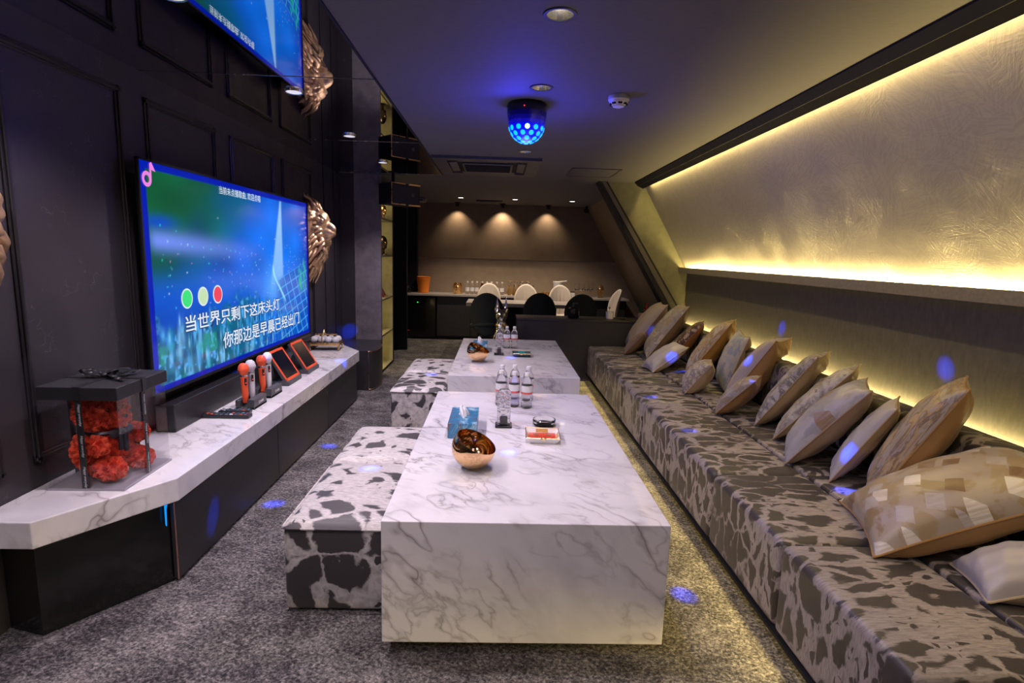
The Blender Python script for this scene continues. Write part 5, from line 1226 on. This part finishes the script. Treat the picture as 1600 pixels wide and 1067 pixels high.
# ------------------------------------------------------------------ dining table and shell chairs
def dining():
    t = thing('dining_table', 'long stone topped dining table in the back room', 'dining table', (0, 0, 0))
    b = MB(); b.box((0.38, 7.95, 0.708), (1.64, 0.64, 0.05), bev=0.003); b.build('tabletop', MAT['counter'], t, smooth=False)
    b = MB(); b.box((0.40, 7.95, 0.3415), (0.9, 0.14, 0.683)); b.build('pedestal', MAT['black'], t, smooth=False)
dining()
def shell_chair(m, w=0.36, zb=0.43, zt=0.93, ribs=True):
    """egg shaped shell chair facing +Y at rotation 0; returns its root"""
    t = thing('shell_chair', '', 'chair', (0, 0, 0))
    b = MB(); zc = zb
    def back(u, v, off):
        a = u*2*PI
        # egg outline in the back plane
        x = v*w*0.5*math.cos(a)*(1.0+0.08*math.sin(a)); z = v*(zt-zb)*0.5*math.sin(a)+(zt+zb)*0.5
        rib = 0.004*math.sin(x*110) if ribs else 0
        y = -0.17 - 0.16*(z-zb) + 0.65*x*x/(w)*1.2 + off + rib*(1-v)*2
        return (x, y, z)
    b.grid(lambda u, v: back(u, 1-v, 0.0), 40, 10, wrap=True); b.build('backrest', m, t, solid=0.022, angle=80)
    b = MB()
    def seat(u, v):
        a = u*2*PI; r = v; x = r*w*0.52*math.cos(a); y = r*0.22*math.sin(a)
        return (x, y, 0.445 + 0.05*r**3 - 0.01 + (0.05*max(0, -math.sin(a))*r**2))
    b.grid(lambda u, v: seat(u, 1-v), 36, 8, wrap=True); b.build('seat', m, t, solid=0.045, angle=80)
    for sx in (1, -1):
        for sy in (1, -1):
            b = MB(); b.tube([(sx*0.10, sy*0.11, 0.43), (sx*0.17, sy*0.19, 0.0)], [0.014, 0.009], 10); b.build('leg', MAT['black'], t)
    return t
gch = shell_chair(MAT['chair_green'], 0.42, 0.36, 0.925, False)
gch.location = (-0.135, 7.12, 0); gch['label'] = 'dark green shell chair behind the chrome dog statue'; gch['group'] = 'dark green shell chairs'
dup(gch, 'dark green shell chair seen over the divider, in the middle', (0.555, 7.40, 0), 0.0)
dup(gch, 'dark green shell chair on the right, behind the black pump bottle', (1.105, 7.40, 0), 0.0)
wch = shell_chair(MAT['chair_white'], 0.36, 0.42, 0.965)
wch.location = (-0.14, 8.28, 0); wch.rotation_euler = (0, 0, PI); wch['label'] = 'cream shell chair across the dining table, behind the green one by the statue'; wch['group'] = 'cream shell chairs'
dup(wch, 'cream shell chair across the dining table, in front of the amber bottles', (0.435, 8.28, 0), PI)
dup(wch, 'cream shell chair across the dining table, below the white jug', (0.965, 8.28, 0), PI)
dup(wch, 'cream shell chair in profile at the right end of the dining table', (1.50, 7.80, 0), PI/2+0.12)
# ------------------------------------------------------------------ things on the divider
DT = 0.692
t = thing('pump_bottle', 'black pump bottle on the dark divider', 'bottle', (0.895, 6.42, DT))
b = MB(); b.lathe([(0, 0), (0.062, 0), (0.066, 0.005), (0.064, 0.11), (0.03, 0.125), (0, 0.126)], n=24); b.build('body', MAT['black_gloss'], t)
b = MB(); b.cyl((0, 0, 0.125), (0, 0, 0.165), 0.012); b.box((0.02, 0, 0.17), (0.07, 0.02, 0.014), bev=0.004); b.build('pump', MAT['grey_plastic'], t)
t = thing('cup', 'pale cup holding a spoon on the dark divider', 'cup', (1.325, 6.42, DT))
b = MB(); b.lathe([(0, 0), (0.042, 0), (0.046, 0.004), (0.050, 0.085), (0.046, 0.085), (0.042, 0.008), (0, 0.007)], n=24); b.build('body', MAT['porcelain'], t)
t = thing('spoon', 'grey spoon standing in the pale cup', 'spoon', (1.325, 6.42, DT+0.009))
b = MB(); b.tube([(0.0, 0.01, 0.0), (-0.005, 0.0, 0.11)], 0.003); b.ell((-0.006, -0.001, 0.122), (0.012, 0.004, 0.017)); b.build('spoon_body', MAT['steel'], t)
t = thing('small_dish', 'small metal dish on the divider near the sofa end', 'dish', (1.48, 6.40, DT))
b = MB(); b.lathe([(0, 0), (0.028, 0), (0.045, 0.014), (0.042, 0.016), (0.026, 0.005), (0, 0.004)], n=28); b.build('dish_body', MAT['steel'], t)
t = thing('potted_plant', 'small green plant with red flowers in a pink pot on the divider end', 'plant', (1.72, 6.47, DT))
b = MB(); b.lathe([(0, 0), (0.035, 0), (0.05, 0.02), (0.052, 0.05), (0.04, 0.075), (0.034, 0.075), (0, 0.06)], n=24); b.build('pot', plain('pink_glaze', (0.35, 0.17, 0.16), 0.35), t)
rng = random.Random(2); b = MB(); r2 = MB()
for k in range(26):
    a, l = rng.uniform(0, 6.28), rng.uniform(0.08, 0.16); tip = Vector((math.cos(a)*l*0.35-0.02, math.sin(a)*l*0.35, 0.06+l)); b.tube([(0, 0, 0.06), tip*0.6+Vector((0, 0, 0.03)), tip], [0.002, 0.008, 0.001], 6, flat=0.3)
for k in range(12): r2.ell((0.045+rng.uniform(-0.018, 0.02), rng.uniform(-0.03, 0.03), 0.14+rng.uniform(-0.05, 0.06)), 0.011, u=8, v=6)
b.build('leaves', plain('leaf_green', (0.02, 0.06, 0.02), 0.6), t); lab(r2.build('flowers', plain('flower_red', (0.45, 0.02, 0.02), 0.6), t), 'red flowers')
# ------------------------------------------------------------------ ceiling fittings
def aircon():
    t = thing('air_conditioner', 'dark ceiling cassette air conditioner above the aisle end', 'air conditioner', (-0.125, 5.36, ZC))
    W_, D_ = 0.95, 0.98
    dk = plain('aircon_dark', (0.05, 0.045, 0.045), 0.5)
    b = MB()
    for c, d in (((0, -D_/2+0.06, -0.012), (W_, 0.12, 0.024)), ((0, D_/2-0.06, -0.012), (W_, 0.12, 0.024)), ((-W_/2+0.06, 0, -0.012), (0.12, D_-0.24, 0.024)), ((W_/2-0.06, 0, -0.012), (0.12, D_-0.24, 0.024))): b.box(c, d)
    b.build('panel_frame', dk, t, smooth=False)
    b = MB(); b.box((0, 0, -0.002), (W_-0.24, D_-0.24, 0.004)); b.build('recess', MAT['black'], t, smooth=False)
    for sx, sy, L, hz in ((0, 1, 0.52, 0), (0, -1, 0.52, 0), (1, 0, 0.52, 1), (-1, 0, 0.52, 1)):
        b = MB(); b.box((sx*(W_/2-0.165), sy*(D_/2-0.165), -0.016), (0.07, L, 0.012) if hz else (L, 0.07, 0.012), (0, 0.1*sx, 0) if hz else (-0.1*sy, 0, 0), bev=0.004); b.build('vane', plain('vane_taupe', (0.075, 0.065, 0.06), 0.5), t, smooth=False)
    b = MB(); b.box((0, 0, -0.020), (0.46, 0.46, 0.016), bev=0.006); g = b.build('intake', dk, t, smooth=False)
    b = MB()
    for k in range(14): b.box((0, -0.19+k*0.029, -0.030), (0.42, 0.010, 0.005))
    b.build('intake_slats', MAT['black'], g, smooth=False)
aircon()
t = thing('access_panel', 'square access hatch in the ceiling near the leaning pillar', 'access panel', (0.90, 5.57, ZC))
b = MB(); b.box((0, 0, -0.002), (0.43, 0.50, 0.004)); b.build('panel', MAT['ceiling'], t, smooth=False)
b = MB()
for c, d in (((0, -0.26, -0.003), (0.47, 0.016, 0.006)), ((0, 0.26, -0.003), (0.47, 0.016, 0.006)), ((-0.227, 0, -0.003), (0.016, 0.52, 0.006)), ((0.227, 0, -0.003), (0.016, 0.52, 0.006))): b.box(c, d)
b.build('frame', plain('hatch_frame', (0.04, 0.035, 0.035), 0.5), t, smooth=False)
t = thing('smoke_detector', 'white round smoke detector on the ceiling', 'smoke detector', (0.596, 2.97, ZC))
b = MB(); b.lathe([(0, 0), (0.052, 0), (0.054, -0.006), (0.054, -0.022), (0.050, -0.026), (0, -0.026)], n=36); b.build('base', MAT['white_plastic'], t)
b = MB(); b.lathe([(0.050, -0.026), (0.047, -0.036), (0.034, -0.046), (0.030, -0.047)], n=36); b.build('collar', MAT['white_plastic'], t)
b = MB()
for k in range(8): a = 2*PI*k/8; b.box((0.040*math.cos(a), 0.040*math.sin(a), -0.041), (0.010, 0.020, 0.008), (0, 0, a))
b.build('slots', MAT['black'], t, smooth=False)
b = MB(); b.lathe([(0.031, -0.040), (0.029, -0.053), (0.020, -0.056), (0, -0.057)], n=36); b.build('cap', MAT['white_plastic'], t)
t = thing('ceiling_vent', 'narrow dark slot vent in the back ceiling', 'vent', (-0.17, 8.75, ZC))
b = MB(); b.box((0, 0, -0.006), (0.40, 0.16, 0.012)); b.build('frame', MAT['black'], t, smooth=False)
b = MB()
for k in range(5): b.box((0, -0.06+k*0.03, -0.014), (0.36, 0.008, 0.004))
b.build('slats', MAT['door_dark'], t, smooth=False)
t = thing('security_camera', 'small black camera hanging from the back ceiling corner', 'camera', (1.41, 9.15, ZC))
b = MB(); b.cyl((0, 0, 0), (0, 0, -0.05), 0.02); b.build('mount', MAT['black'], t)
b = MB(); b.cyl((-0.01, 0.04, -0.075), (0.01, -0.06, -0.085), 0.032); b.build('body', MAT['black'], t)
b = MB(); b.cyl((0.01, -0.06, -0.085), (0.0115, -0.066, -0.0855), 0.018); b.build('lens', MAT['black_gloss'], t)
t = thing('wall_projector', 'pale wall unit high up left of the back wall', 'appliance', (-1.30, 8.6, 2.21))
b = MB(); b.box((0, 0, -0.02), (0.34, 0.16, 0.07), bev=0.02, seg=3); b.build('housing', plain('taupe_plastic', (0.22, 0.18, 0.16), 0.5), t)
b = MB(); b.box((0, -0.078, -0.028), (0.26, 0.01, 0.014)); b.build('outlet', MAT['black'], t, smooth=False)
